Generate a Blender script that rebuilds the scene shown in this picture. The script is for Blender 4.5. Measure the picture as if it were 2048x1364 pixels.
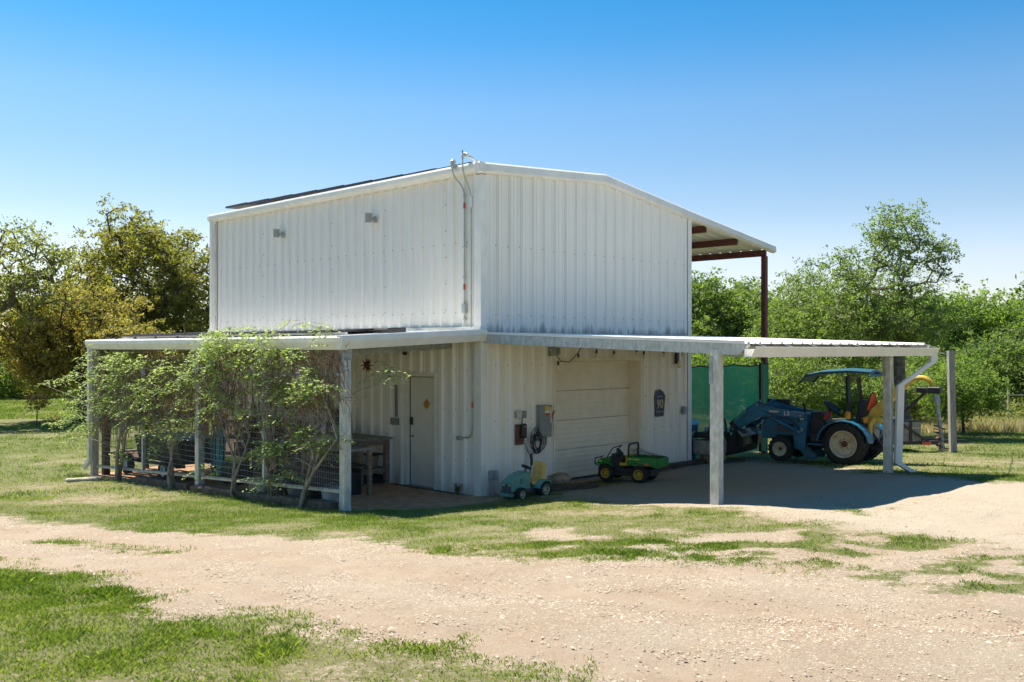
import bpy, math, random
import numpy as np
from mathutils import Vector, Matrix
for o in list(bpy.data.objects): bpy.data.objects.remove(o)
SC = bpy.context.scene
COL = SC.collection
R = math.radians
# ---------------------------------------------------------------- camera
cam_d = bpy.data.cameras.new('camera'); cam = bpy.data.objects.new('camera', cam_d); COL.objects.link(cam)
cam.location = (0, 0, 2.6); cam.rotation_euler = (R(90), 0, 0)
cam_d.sensor_width = 36; cam_d.lens = 1922/2048*36; cam_d.shift_y = 15/2048
cam_d.clip_start = 0.1; cam_d.clip_end = 3000
SC.camera = cam
# ---------------------------------------------------------------- world and sun
T = R(45.25)
UR = np.array([math.cos(T), math.sin(T)]); UL = np.array([-math.sin(T), math.cos(T)])
CX, CY = -.545, 16.94
SB, SA = .02, -.60                       # shadow shift per metre of height, along UR and UL
sh = UR*SB + UL*SA                       # horizontal travel of the light per metre dropped
sun_dir = Vector((sh[0], sh[1], -1)).normalized()
el = math.asin(-sun_dir.z); az = math.atan2(-sun_dir.x, -sun_dir.y)   # azimuth from +Y towards +X
W = bpy.data.worlds.new('World'); SC.world = W; W.use_nodes = True
nt = W.node_tree; nt.nodes.clear()
sky = nt.nodes.new('ShaderNodeTexSky'); sky.sky_type = 'NISHITA'; sky.sun_disc = False
sky.sun_elevation = el; sky.sun_rotation = az
sky.altitude = 100; sky.air_density = 1.0; sky.dust_density = .6; sky.ozone_density = 1.6
hs = nt.nodes.new('ShaderNodeHueSaturation'); hs.inputs['Saturation'].default_value = 1.05
wtc = nt.nodes.new('ShaderNodeTexCoord'); wsp = nt.nodes.new('ShaderNodeSeparateXYZ'); wcr = nt.nodes.new('ShaderNodeValToRGB'); wmx = nt.nodes.new('ShaderNodeMix')
wmx.data_type = 'RGBA'; wmx.blend_type = 'MULTIPLY'; wmx.inputs[0].default_value = 1
SKY_LO, SKY_HI = (0.218,0.199,0.212), (0.032,0.144,0.193)     # clear dry air: pale at the horizon, deep blue above, unchanged on to the zenith
e_ = wcr.color_ramp.elements; e_[0].position = .09; e_[0].color = (*SKY_LO, 1); e_[1].position = .36; e_[1].color = (*SKY_HI, 1)
for p_, c_ in ((.14,(0.173,0.178,0.185)),(.188,(0.143,0.171,0.185)),(.243,(0.121,0.171,0.194)),(.305,(0.059,0.153,0.196))):
    q_ = wcr.color_ramp.elements.new(p_); q_.color = (*c_, 1)
nt.links.new(wtc.outputs['Generated'], wsp.inputs[0]); nt.links.new(wsp.outputs['Z'], wcr.inputs[0])
bg = nt.nodes.new('ShaderNodeBackground'); bg.inputs['Strength'].default_value = .15
wo = nt.nodes.new('ShaderNodeOutputWorld')
nt.links.new(sky.outputs[0], hs.inputs['Color']); nt.links.new(hs.outputs[0], wmx.inputs[6]); nt.links.new(wcr.outputs[0], wmx.inputs[7]); nt.links.new(wmx.outputs[2], bg.inputs[0]); nt.links.new(bg.outputs[0], wo.inputs[0])
sd = bpy.data.lights.new('sun', 'SUN'); sd.energy = 2.05; sd.angle = R(.55); sd.color = (1, .93, .81)
so = bpy.data.objects.new('sun', sd); COL.objects.link(so)
so.rotation_euler = sun_dir.to_track_quat('-Z', 'Y').to_euler(); so.location = (-20, 30, 40)
SC.view_settings.view_transform = 'Standard'; SC.view_settings.look = 'None'
SC.cycles.diffuse_bounces = 8; SC.cycles.max_bounces = 14
SC.view_settings.gamma = 1; SC.view_settings.use_curve_mapping = False
SC.view_settings.exposure = 2.42
# ---------------------------------------------------------------- helpers
def F(b, a, z=0): return (CX+UR[0]*b+UL[0]*a, CY+UR[1]*b+UL[1]*a, z)
def rnd(seed): return np.random.default_rng(seed)
class MB:
    def __init__(s): s.v = []; s.f = []
    def add(s, vs, fs):
        n = len(s.v); s.v += [tuple(map(float, p)) for p in vs]; s.f += [tuple(i+n for i in f) for f in fs]; return s
    def box(s, x0, x1, y0, y1, z0, z1):
        return s.add([(x0,y0,z0),(x1,y0,z0),(x1,y1,z0),(x0,y1,z0),(x0,y0,z1),(x1,y0,z1),(x1,y1,z1),(x0,y1,z1)],
                     [(0,3,2,1),(4,5,6,7),(0,1,5,4),(1,2,6,5),(2,3,7,6),(3,0,4,7)])
    def bbox(s, x0, x1, y0, y1, z0, z1, c=.01):
        # box with chamfered vertical and top edges
        p = [(x0+c,y0),(x1-c,y0),(x1,y0+c),(x1,y1-c),(x1-c,y1),(x0+c,y1),(x0,y1-c),(x0,y0+c)]
        q = [(min(max(x, x0+c), x1-c), min(max(y, y0+c), y1-c)) for x, y in p]
        vs = [(x,y,z0+c) for x,y in p]+[(x,y,z1-c) for x,y in p]+[(q[i][0],q[i][1],z1) for i in range(8)]+[(q[i][0],q[i][1],z0) for i in range(8)]
        fs = []
        for i in range(8):
            j = (i+1) % 8
            fs += [(i,j,j+8,i+8),(i+8,j+8,j+16,i+16),(i+24,j+24,j,i)]
        fs += [tuple(range(16,24)), tuple(reversed(range(24,32)))]
        return s.add(vs, fs)
    def beam(s, p, q, w, h, up=(0,0,1)):
        p = Vector(p); q = Vector(q); d = (q-p).normalized(); u = Vector(up)
        sx = d.cross(u)
        if sx.length < 1e-4: sx = d.cross(Vector((0,1,0)))
        sx.normalize(); uz = sx.cross(d).normalized()
        vs = []
        for e in (p, q):
            for a, b in ((-1,-1),(1,-1),(1,1),(-1,1)): vs.append(e+sx*(a*w/2)+uz*(b*h/2))
        return s.add(vs, [(0,1,2,3),(7,6,5,4),(0,4,5,1),(1,5,6,2),(2,6,7,3),(3,7,4,0)])
    def tube(s, pts, r, n=6, cap=True):
        pts = [Vector(p) for p in pts]; m = len(pts)
        rs = r if hasattr(r, '__len__') else [r]*m
        ref = None; vs = []
        for i, p in enumerate(pts):
            d = (pts[min(i+1,m-1)]-pts[max(i-1,0)])
            if d.length < 1e-9: d = Vector((0,0,1))
            d.normalize()
            if ref is None:
                ref = d.orthogonal().normalized()
            ref = (ref-d*ref.dot(d))
            if ref.length < 1e-5: ref = d.orthogonal()
            ref.normalize(); b = d.cross(ref)
            for k in range(n):
                t = 2*math.pi*k/n; vs.append(p+(ref*math.cos(t)+b*math.sin(t))*rs[i])
        fs = []
        for i in range(m-1):
            for k in range(n):
                k2 = (k+1) % n; fs.append((i*n+k, i*n+k2, (i+1)*n+k2, (i+1)*n+k))
        if cap: fs += [tuple(reversed(range(n))), tuple(range((m-1)*n, m*n))]
        return s.add(vs, fs)
    def lathe(s, prof, c=(0,0,0), axis='z', n=16, a0=0, a1=2*math.pi, cap0=True):
        # prof: list of (r, h)
        full = abs(a1-a0-2*math.pi) < 1e-6; m = n if full else n+1; vs = []
        for r_, h in prof:
            for k in range(m):
                t = a0+(a1-a0)*k/n; x = r_*math.cos(t); y = r_*math.sin(t)
                if axis == 'z': q = (x, y, h)
                elif axis == 'y': q = (x, h, y)
                else: q = (h, x, y)
                vs.append((q[0]+c[0], q[1]+c[1], q[2]+c[2]))
        fs = []
        for i in range(len(prof)-1):
            for k in range(n):
                k2 = (k+1) % m; fs.append((i*m+k, i*m+k2, (i+1)*m+k2, (i+1)*m+k))
        if full:
            if prof[0][0] > 1e-4 and cap0: fs.append(tuple(reversed(range(m))))
            if prof[-1][0] > 1e-4: fs.append(tuple(range((len(prof)-1)*m, len(prof)*m)))
        return s.add(vs, fs)
    def prism(s, poly, lo, hi, axis='y'):
        # poly in the two other axes (x,z for y; x,y for z; y,z for x)
        def mk(p, h):
            return (p[0], h, p[1]) if axis == 'y' else ((p[0], p[1], h) if axis == 'z' else (h, p[0], p[1]))
        n = len(poly)
        vs = [mk(p, lo) for p in poly]+[mk(p, hi) for p in poly]
        fs = [tuple(range(n)), tuple(reversed(range(n, 2*n)))]
        for i in range(n):
            j = (i+1) % n; fs.append((i, i+n, j+n, j))
        return s.add(vs, fs)
    def sweep(s, path, prof, up=(0,0,1)):
        # closed profile (side, up) swept along straight pieces with mitred joints; side = dir x up
        path = [Vector(p) for p in path]; up = Vector(up); m = len(path); n = len(prof); vs = []
        for i, p in enumerate(path):
            dd = []
            if i > 0: dd.append((path[i]-path[i-1]).normalized())
            if i < m-1: dd.append((path[i+1]-path[i]).normalized())
            sides = [d.cross(up).normalized() for d in dd]
            sd_ = sum(sides, Vector()); sd_ = sd_/len(sides)
            sd_ = sd_/max(sd_.length_squared, .2)
            for a, b in prof: vs.append(p+sd_*a+up*b)
        fs = []
        for i in range(m-1):
            for k in range(n):
                k2 = (k+1) % n; fs.append((i*n+k, i*n+k2, (i+1)*n+k2, (i+1)*n+k))
        fs += [tuple(reversed(range(n))), tuple(range((m-1)*n, m*n))]
        return s.add(vs, fs)
    def rot(s, ang, axis='Z', c=(0,0,0), start=0):
        M = Matrix.Translation(c) @ Matrix.Rotation(ang, 4, axis) @ Matrix.Translation([-x for x in c])
        for i in range(start, len(s.v)): s.v[i] = tuple(M @ Vector(s.v[i]))
        return s
    def move(s, d, start=0):
        for i in range(start, len(s.v)): s.v[i] = tuple(s.v[i][k]+d[k] for k in range(3))
        return s
    def mesh(s, name, smooth=False):
        me = bpy.data.meshes.new(name); me.from_pydata(s.v, [], s.f)
        import bmesh
        bm = bmesh.new(); bm.from_mesh(me); bmesh.ops.recalc_face_normals(bm, faces=bm.faces); bm.to_mesh(me); bm.free()
        if smooth:
            me.polygons.foreach_set('use_smooth', [True]*len(me.polygons))
            try: me.set_sharp_from_angle(angle=R(40))
            except Exception: pass
        me.update(); return me
def thing(name, label, cat, loc, rotz=0, group=None):
    o = bpy.data.objects.new(name, None); o.empty_display_size = .2; COL.objects.link(o)
    o.location = loc; o.rotation_euler = (0, 0, rotz); o['label'] = label; o['category'] = cat
    if group: o['group'] = group
    return o
def part(name, mb, m, parent, smooth=False, label=None, kind=None):
    me = mb.mesh(name, smooth) if isinstance(mb, MB) else mb
    if not me.materials and m is not None: me.materials.append(m)
    o = bpy.data.objects.new(name, me); COL.objects.link(o); o.parent = parent
    if label: o['label'] = label
    if kind: o['kind'] = kind
    return o
def single(name, mb, m, label, cat, loc=(0,0,0), rotz=0, group=None, smooth=False):
    o = part(name, mb, m, None, smooth); o.location = loc; o.rotation_euler = (0, 0, rotz)
    o['label'] = label; o['category'] = cat
    if group: o['group'] = group
    return o
def dup_part(o, name=None, loc=None, rotz=None, parent=None):
    c = o.copy(); COL.objects.link(c); c.parent = parent or o.parent
    if loc is not None: c.location = loc
    if rotz is not None: c.rotation_euler = (0, 0, rotz)
    return c
def copy_tree(o, loc, rotz, scale, label, group=None):
    r = o.copy(); COL.objects.link(r); r.location = loc; r.rotation_euler = (0, 0, rotz); r.scale = scale; r['label'] = label
    if group: r['group'] = group
    for ch in list(o.children):
        c = ch.copy(); COL.objects.link(c); c.parent = r
        for g in list(ch.children):
            d = g.copy(); COL.objects.link(d); d.parent = c
    return r
# ---------------------------------------------------------------- materials
def mat(name, col, rough=.6, metal=0., var=.12, scale=6., bump=0., bscale=40., col2=None, stretch=(1,1,1), spec=.5, coat=0.):
    m = bpy.data.materials.new(name); m.use_nodes = True; n = m.node_tree; b = n.nodes['Principled BSDF']
    b.inputs['Roughness'].default_value = rough; b.inputs['Metallic'].default_value = metal
    b.inputs['Specular IOR Level'].default_value = spec
    if coat: b.inputs['Coat Weight'].default_value = coat
    tc = n.nodes.new('ShaderNodeTexCoord'); mp = n.nodes.new('ShaderNodeMapping'); mp.inputs['Scale'].default_value = stretch
    n.links.new(tc.outputs['Object'], mp.inputs[0])
    nz = n.nodes.new('ShaderNodeTexNoise'); nz.inputs['Scale'].default_value = scale; nz.inputs['Detail'].default_value = 6
    nz.inputs['Roughness'].default_value = .6
    n.links.new(mp.outputs[0], nz.inputs['Vector'])
    cr = n.nodes.new('ShaderNodeValToRGB'); c = np.array(col)
    lo = np.array(col2) if col2 is not None else c*(1-var*2)
    hi = c*(1+var)
    cr.color_ramp.elements[0].position = .32; cr.color_ramp.elements[1].position = .68
    cr.color_ramp.elements[0].color = (*np.clip(lo, 0, 1), 1); cr.color_ramp.elements[1].color = (*np.clip(hi, 0, 1), 1)
    n.links.new(nz.outputs['Fac'], cr.inputs[0]); n.links.new(cr.outputs[0], b.inputs['Base Color'])
    rr = n.nodes.new('ShaderNodeMapRange'); rr.inputs['To Min'].default_value = max(rough-.1, .02); rr.inputs['To Max'].default_value = min(rough+.12, 1)
    n.links.new(nz.outputs['Fac'], rr.inputs[0]); n.links.new(rr.outputs[0], b.inputs['Roughness'])
    if bump:
        n2 = n.nodes.new('ShaderNodeTexNoise'); n2.inputs['Scale'].default_value = bscale; n2.inputs['Detail'].default_value = 4
        n.links.new(mp.outputs[0], n2.inputs['Vector'])
        bp = n.nodes.new('ShaderNodeBump'); bp.inputs['Strength'].default_value = bump; bp.inputs['Distance'].default_value = .02
        n.links.new(n2.outputs['Fac'], bp.inputs['Height']); n.links.new(bp.outputs[0], b.inputs['Normal'])
    return m
def leafmat(name, c1, c2, trans=.35, rough=.6):
    m = bpy.data.materials.new(name); m.use_nodes = True; n = m.node_tree; b = n.nodes['Principled BSDF']; out = n.nodes['Material Output']
    b.inputs['Roughness'].default_value = rough; b.inputs['Specular IOR Level'].default_value = .3
    at = n.nodes.new('ShaderNodeAttribute'); at.attribute_name = 'tint'
    mx = n.nodes.new('ShaderNodeMix'); mx.data_type = 'RGBA'; mx.inputs[6].default_value = (*c1, 1); mx.inputs[7].default_value = (*c2, 1)
    n.links.new(at.outputs['Fac'], mx.inputs[0]); n.links.new(mx.outputs[2], b.inputs['Base Color'])
    tr = n.nodes.new('ShaderNodeBsdfTranslucent'); g = n.nodes.new('ShaderNodeMix'); g.data_type = 'RGBA'; g.blend_type = 'MULTIPLY'; g.inputs[0].default_value = 1
    g.inputs[7].default_value = (1.5, 1.6, .7, 1); n.links.new(mx.outputs[2], g.inputs[6]); n.links.new(g.outputs[2], tr.inputs[0])
    ms = n.nodes.new('ShaderNodeMixShader'); ms.inputs[0].default_value = trans*1.3
    n.links.new(b.outputs[0], ms.inputs[1]); n.links.new(tr.outputs[0], ms.inputs[2]); n.links.new(ms.outputs[0], out.inputs[0])
    return m
def wallmat(name, col, stain=False):
    # painted ribbed sheet: streaks run down, dirt wash above the canopy flashing
    m = mat(name, col, rough=.32, var=.03, scale=2.2, stretch=(6, 6, .35), spec=.5)
    n = m.node_tree; b = n.nodes['Principled BSDF']; src = b.inputs['Base Color'].links[0].from_socket
    tc = [x for x in n.nodes if x.type == 'TEX_COORD'][0]
    sp = n.nodes.new('ShaderNodeSeparateXYZ'); n.links.new(tc.outputs['Object'], sp.inputs[0])
    nz = n.nodes.new('ShaderNodeTexNoise'); nz.inputs['Scale'].default_value = 1; nz.inputs['Detail'].default_value = 5
    mp = n.nodes.new('ShaderNodeMapping'); mp.inputs['Scale'].default_value = (9, 9, .8); n.links.new(tc.outputs['Object'], mp.inputs[0]); n.links.new(mp.outputs[0], nz.inputs['Vector'])
    def mathn(op, a, bb):
        q = n.nodes.new('ShaderNodeMath'); q.operation = op
        for i, x in enumerate((a, bb)):
            if isinstance(x, (int, float)): q.inputs[i].default_value = x
            elif x is not None: n.links.new(x, q.inputs[i])
        return q.outputs[0]
    if stain:
        # dark mildew just above the canopy roof (z about 2.95)
        h = mathn('SUBTRACT', sp.outputs['Z'], 2.86); lim = mathn('MULTIPLY', nz.outputs['Fac'], .62)
        lim = mathn('SUBTRACT', lim, .15)
        t = mathn('SUBTRACT', lim, h); t = mathn('MULTIPLY', t, 7.0)
        q = n.nodes.new('ShaderNodeClamp'); n.links.new(t, q.inputs[0]); f = mathn('MULTIPLY', q.outputs[0], .62)
        gate = mathn('GREATER_THAN', sp.outputs['Z'], 2.8); f = mathn('MULTIPLY', f, gate)
        mx = n.nodes.new('ShaderNodeMix'); mx.data_type = 'RGBA'; mx.inputs[7].default_value = (.09, .10, .10, 1)
        n.links.new(f, mx.inputs[0]); n.links.new(src, mx.inputs[6]); n.links.new(mx.outputs[2], b.inputs['Base Color']); src = mx.outputs[2]
    # splash dirt near the ground
    h = mathn('MULTIPLY', nz.outputs['Fac'], .5); t = mathn('SUBTRACT', h, sp.outputs['Z']); t = mathn('MULTIPLY', t, 2.5)
    q = n.nodes.new('ShaderNodeClamp'); n.links.new(t, q.inputs[0]); f = mathn('MULTIPLY', q.outputs[0], .5)
    mx = n.nodes.new('ShaderNodeMix'); mx.data_type = 'RGBA'; mx.inputs[7].default_value = (.34, .25, .17, 1)
    n.links.new(f, mx.inputs[0]); n.links.new(src, mx.inputs[6]); n.links.new(mx.outputs[2], b.inputs['Base Color'])
    return m
M = dict(
 wall=wallmat('wall_sheet', (.80,.765,.69)), wallf=wallmat('wall_sheet_front', (.80,.765,.69), True),
 trim=mat('trim_paint', (.78,.76,.70), .42, var=.05, scale=3), roof=mat('roof_sheet', (.80,.79,.77), .38, var=.06, scale=2),
 soffit=mat('roof_liner', (.60,.61,.58), .5, var=.08), redsteel=mat('red_oxide_steel', (.13,.038,.03), .6, var=.25, scale=12),
 galv=mat('galvanised_steel', (.55,.56,.53), .48, .35, var=.16, scale=14, stretch=(1,1,.5)), galv_d=mat('galvanised_dull', (.36,.38,.37), .55, .3, var=.2, scale=10),
 gdoor=mat('garage_door_paint', (.80,.73,.59), .5, var=.04, scale=4), sdoor=mat('steel_door_paint', (.74,.71,.62), .45, var=.04, scale=3),
 dark=mat('dark_gap', (.03,.03,.03), .8), black=mat('black_metal', (.022,.022,.024), .45, var=.2), blackp=mat('black_plastic', (.028,.028,.03), .5, var=.2),
 rubber=mat('tyre_rubber', (.025,.025,.025), .78, var=.3, scale=20, bump=.3), cream=mat('wheel_cream', (.62,.56,.42), .45, var=.12, col2=(.42,.34,.22)),
 tblue=mat('tractor_blue', (.010,.155,.27), .38, var=.22, scale=5, col2=(.03,.10,.14), spec=.5, coat=.2), canopyb=mat('canopy_blue', (.010,.075,.10), .5, var=.1),
 chrome=mat('chrome_rod', (.6,.6,.6), .15, 1., var=.02), yellow=mat('digger_yellow', (.70,.44,.05), .5, var=.18, col2=(.50,.30,.05)),
 orange=mat('safety_orange', (.85,.12,.03), .5, var=.03), red=mat('red_plastic', (.45,.03,.03), .45, var=.1), amber=mat('amber_lens', (.75,.25,.02), .3, var=.05),
 graym=mat('grey_box_steel', (.23,.25,.24), .5, .1, var=.1), conduit=mat('conduit_steel', (.42,.46,.43), .45, .3, var=.1), lampg=mat('lamp_grey', (.36,.37,.34), .5, .2),
 panel=mat('solar_cell', (.012,.014,.028), .2, var=.1), pframe=mat('panel_frame', (.03,.03,.035), .35, .4), alu=mat('alu_rail', (.5,.5,.5), .35, .7),
 wood=mat('weathered_wood', (.26,.20,.14), .8, var=.25, scale=5, bump=.3, stretch=(1,1,6)), woodd=mat('dark_timber', (.10,.068,.048), .85, var=.3, scale=6, bump=.5),
 woodg=mat('grey_post_wood', (.31,.29,.25), .8, var=.2, scale=6, stretch=(4,4,.5), bump=.3), board=mat('brown_board', (.16,.065,.04), .7, var=.25),
 teal=mat('toy_turquoise', (.14,.33,.27), .5, var=.1, col2=(.11,.25,.20)), toyseat=mat('toy_seat_yellow', (.80,.50,.13), .55, var=.1), toygrey=mat('toy_grey', (.09,.10,.11), .55, var=.15),
 toycream=mat('toy_cream', (.58,.53,.34), .5, var=.1), tgreen=mat('toy_green', (.02,.22,.035), .38, var=.12, spec=.5), tyellow=mat('toy_yellow', (.70,.46,.02), .42, var=.08),
 lime=mat('stripe_yellow_green', (.60,.66,.05), .45), limestone=mat('limestone', (.48,.43,.33), .85, var=.2, bump=.7, bscale=14), straw=mat('straw_rock', (.40,.30,.19), .95, var=.3, bump=1, bscale=30),
 signb=mat('sign_blue', (.016,.045,.11), .5, var=.2, scale=20), signy=mat('sign_letter', (.55,.45,.25), .6, var=.15, scale=30), white=mat('white_paint', (.75,.75,.73), .5, var=.05),
 bluebin=mat('blue_bin', (.015,.10,.20), .5, var=.1), binlid=mat('bin_lid', (.22,.50,.66), .5, var=.05), hose=mat('teal_hose', (.02,.22,.27), .5, var=.2),
 bucket=mat('grey_bucket', (.30,.35,.37), .55, var=.12), rust=mat('rusty_steel', (.16,.065,.035), .8, var=.4, scale=12), glass=mat('bulb_glass', (.75,.68,.5), .1, var=.05),
 bark=mat('oak_bark', (.085,.066,.050), .9, var=.35, scale=8, bump=.8, bscale=20), barkl=mat('pale_bark', (.17,.14,.105), .9, var=.3, scale=8, bump=.6, bscale=20), vinebark=mat('vine_bark', (.33,.275,.21), .9, var=.3, scale=10, bump=.5),
 twig=mat('dry_twig', (.33,.21,.145), .9, var=.3), lav=mat('wisteria_flower', (.40,.32,.50), .8, var=.25, scale=30), brownleaf=mat('dry_leaf', (.25,.13,.05), .9),
 wire=mat('wire_mesh_steel', (.33,.33,.31), .5, .5, var=.15), bag=mat('black_bag', (.02,.022,.03), .35, var=.1, bump=.5, bscale=12), ylime=mat('lime_bag', (.38,.50,.04), .5),
 ystick=mat('sticker_yellow', (.7,.5,.05), .5), rstick=mat('sticker_red', (.45,.06,.04), .5), dryplant=mat('dry_plant', (.20,.15,.06), .9), greenbox=mat('green_box', (.12,.32,.25), .5),
 gold=mat('sun_ornament', (.48,.27,.07), .45, .4), house=mat('house_wall', (.42,.36,.32), .8), hroof=mat('house_roof', (.25,.20,.19), .8), carw=mat('car_white', (.7,.72,.74), .25, coat=.5), carg=mat('car_glass', (.03,.04,.05), .08, var=.02),
 mulch=mat('mulch_timber', (.17,.115,.078), .9, var=.3, scale=7, bump=.6), pillar=mat('concrete_block', (.33,.31,.28), .85, var=.15, bump=.3),
)
L = dict(
 oak=leafmat('oak_leaf', (.10,.13,.025), (.29,.26,.075)), oak2=leafmat('bronze_leaf', (.13,.14,.03), (.34,.27,.09)), pale=leafmat('pale_oak_leaf', (0.150,0.188,0.053), (0.284,0.290,0.095)),
 elm=leafmat('elm_leaf', (.085,.15,.04), (.235,.30,.09)), dense=leafmat('dense_leaf', (.05,.105,.03), (.185,.25,.065)), bright=leafmat('bright_leaf', (.075,.15,.03), (.22,.30,.07)),
 vine=leafmat('wisteria_leaf', (.15,.23,.07), (.46,.53,.28)), grass=leafmat('grass_blade', (.060,.125,.012), (.29,.33,.08), .3), dry=leafmat('dry_grass_blade', (.28,.24,.12), (.42,.36,.22), .2),
 copper=leafmat('copper_leaf', (0.330,0.180,0.060), (0.486,0.297,0.135)),
)
# ---------------------------------------------------------------- terrain
_cp = []
for b, a, z in [(0,0,0),(3,0,0),(6.4,0,0),(0,4.7,-.02),(0,9.5,-.12),(3,5,0),(6.4,9,-.1),(-2.88,0,.08),(-2.88,4.69,-.09),(-2.88,9.65,-.25),(-1.5,2,0),
                (0,-4.79,.40),(5.76,-4.79,.31),(3,-1,.05),(3,-2.5,.14),(0,-2.4,.15),(.7,-.7,.04),(7.7,-2.6,.13),(6.9,-.4,.02),(10.5,-.5,-.02),(12,-4,-.0),(8,5,-.15)]:
    p = F(b, a); _cp.append((p[0], p[1], z))
_cp += [(0,0,.95),(-4,5,.85),(4,5,.9),(-8,10,.42),(8,10,.62),(-14,16,.0),(14,18,.25),(-18,40,-.45),(-20,60,-.6),(10,33,-.25),(25,33,-.2),(0,60,-.6),(30,60,-.5),(-35,30,-.4),(35,15,.1),(-30,5,.3)]
_cp = np.array(_cp)
def _U(r2): return np.where(r2 > 1e-9, r2*np.log(np.maximum(r2, 1e-9)), 0)
_n = len(_cp); _K = _U(((_cp[:, None, :2]-_cp[None, :, :2])**2).sum(-1))+np.eye(_n)*.5; _P = np.c_[np.ones(_n), _cp[:, :2]]
_A = np.zeros((_n+3, _n+3)); _A[:_n, :_n] = _K; _A[:_n, _n:] = _P; _A[_n:, :_n] = _P.T
_w = np.linalg.solve(_A, np.r_[_cp[:, 2], 0, 0, 0])
def G(x, y):
    x = np.atleast_1d(np.asarray(x, float)); y = np.atleast_1d(np.asarray(y, float)); sh_ = x.shape
    xc = np.clip(x.ravel(), -60, 60); yc = np.clip(y.ravel(), -20, 80); out = np.empty(xc.size)
    for i in range(0, xc.size, 40000):
        xs = xc[i:i+40000]; ys = yc[i:i+40000]
        out[i:i+40000] = _U((xs[:, None]-_cp[:, 0])**2+(ys[:, None]-_cp[:, 1])**2) @ _w[:_n]+_w[_n]+_w[_n+1]*xs+_w[_n+2]*ys
    d = np.hypot(x.ravel()-0, y.ravel()-20); k = np.clip((d-35)/25, 0, 1); k = k*k*(3-2*k)
    return (out*(1-k)+(-.55)*k).reshape(sh_)
def g1(x, y): return float(G(x, y)[0])
def at(px, py):
    """ground point seen at photo position px, py"""
    t = np.asarray(px, float); u = (t-1024)/1922; v = (np.asarray(py, float)-697)/1922; Z = 2.3/np.maximum(v, 1e-3)
    for _ in range(25): Z = .5*Z+.5*(2.6-G(u*Z, Z).reshape(np.shape(Z)))/v
    return np.stack([u*Z, Z], -1)
def vnoise(x, y, s, seed):
    r = rnd(seed).random((256, 256)); X = x/s; Y = y/s; i = np.floor(X).astype(int); j = np.floor(Y).astype(int); fx = X-i; fy = Y-j
    fx = fx*fx*(3-2*fx); fy = fy*fy*(3-2*fy); i %= 256; j %= 256; i2 = (i+1) % 256; j2 = (j+1) % 256
    return (r[i, j]*(1-fx)+r[i2, j]*fx)*(1-fy)+(r[i, j2]*(1-fx)+r[i2, j2]*fx)*fy
def fbm(x, y, s, seed, o=4):
    t = 0; a = 1; n_ = 0
    for k in range(o): t = t+a*vnoise(x+17.3*k, y-9.1*k, s/2**k, seed+k); n_ += a; a *= .55
    return t/n_
def sdist(x, y, poly):
    """signed distance to a polygon, positive inside"""
    d = np.full(x.shape, 1e9); ins = np.zeros(x.shape, bool); n_ = len(poly)
    for i in range(n_):
        ax, ay = poly[i]; bx, by = poly[(i+1) % n_]; ex, ey = bx-ax, by-ay
        t = np.clip(((x-ax)*ex+(y-ay)*ey)/(ex*ex+ey*ey+1e-12), 0, 1)
        d = np.minimum(d, np.hypot(x-ax-t*ex, y-ay-t*ey))
        c = ((ay > y) != (by > y)) & (x < (bx-ax)*(y-ay)/(by-ay+1e-12)+ax); ins ^= c
    return np.where(ins, d, -d)
def P(pts): a = np.array(pts, float); return at(a[:, 0], a[:, 1])
road = P([(-700,1010),(-200,1020),(0,1037),(180,1050),(370,1064),(500,1072),(700,1081),(850,1092),(960,1105),(1100,1114),(1260,1110),(1330,1112),(1500,1125),(1640,1148),(1800,1172),(2048,1178),(2600,1190),
          (3200,1400),(2600,2400),(1300,2400),(1150,1400),(960,1335),(850,1303),(700,1287),(560,1257),(430,1227),(340,1203),(260,1186),(150,1157),(0,1132),(-300,1100),(-700,1080)])
park = P([(1110,998),(1100,985),(1196,970),(1376,930),(1500,918),(1700,936),(1800,948),(1985,963),(2200,966),(2800,985),(2800,1170),(2048,1112),(1900,1082),(1750,1064),(1600,1046),(1470,1026),(1380,1012),(1250,1006)])
sparse = [P([(1380,1075),(1600,1062),(1800,1085),(2048,1108),(2700,1150),(2700,1200),(2048,1185),(1800,1172),(1600,1140),(1400,1115)]), P([(1380,1075),(1600,1062),(1800,1085),(2048,1108),(2700,1150),(2700,1200),(2048,1185),(1800,1172),(1600,1140),(1400,1115)]), P([(1000,1062),(1180,1056),(1420,1060),(1560,1062),(1700,1052),(1800,1070),(1700,1100),(1500,1118),(1300,1112),(1180,1110),(1060,1105)])]
patch = [P([(30,1083),(110,1078),(190,1083),(160,1092),(240,1087),(330,1092),(365,1104),(300,1110),(200,1104),(130,1099)]),
         P([(1300,1090),(1420,1086),(1560,1072),(1760,1060),(1930,1084),(1760,1098),(1560,1106),(1440,1112),(1330,1106)]),
         P([(1640,1138),(1760,1112),(1900,1108),(2060,1118),(2300,1128),(2300,1172),(2048,1170),(1900,1176),(1760,1156)]),
         P([(1640,1022),(1720,1010),(1790,1022),(1740,1032)]), P([(1640,938),(1700,932),(1785,940),(1775,950),(1700,946)])]
TRK = [P([(-600,1030),(0,1064),(400,1100),(800,1150),(1200,1190),(1600,1222),(2048,1246),(2800,1280)]), P([(-600,1062),(0,1108),(300,1150),(620,1215),(1000,1290),(1400,1345),(1900,1400)]), P([(1250,1140),(1600,1135),(1850,1085),(2048,1030),(2300,1010)])]
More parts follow.
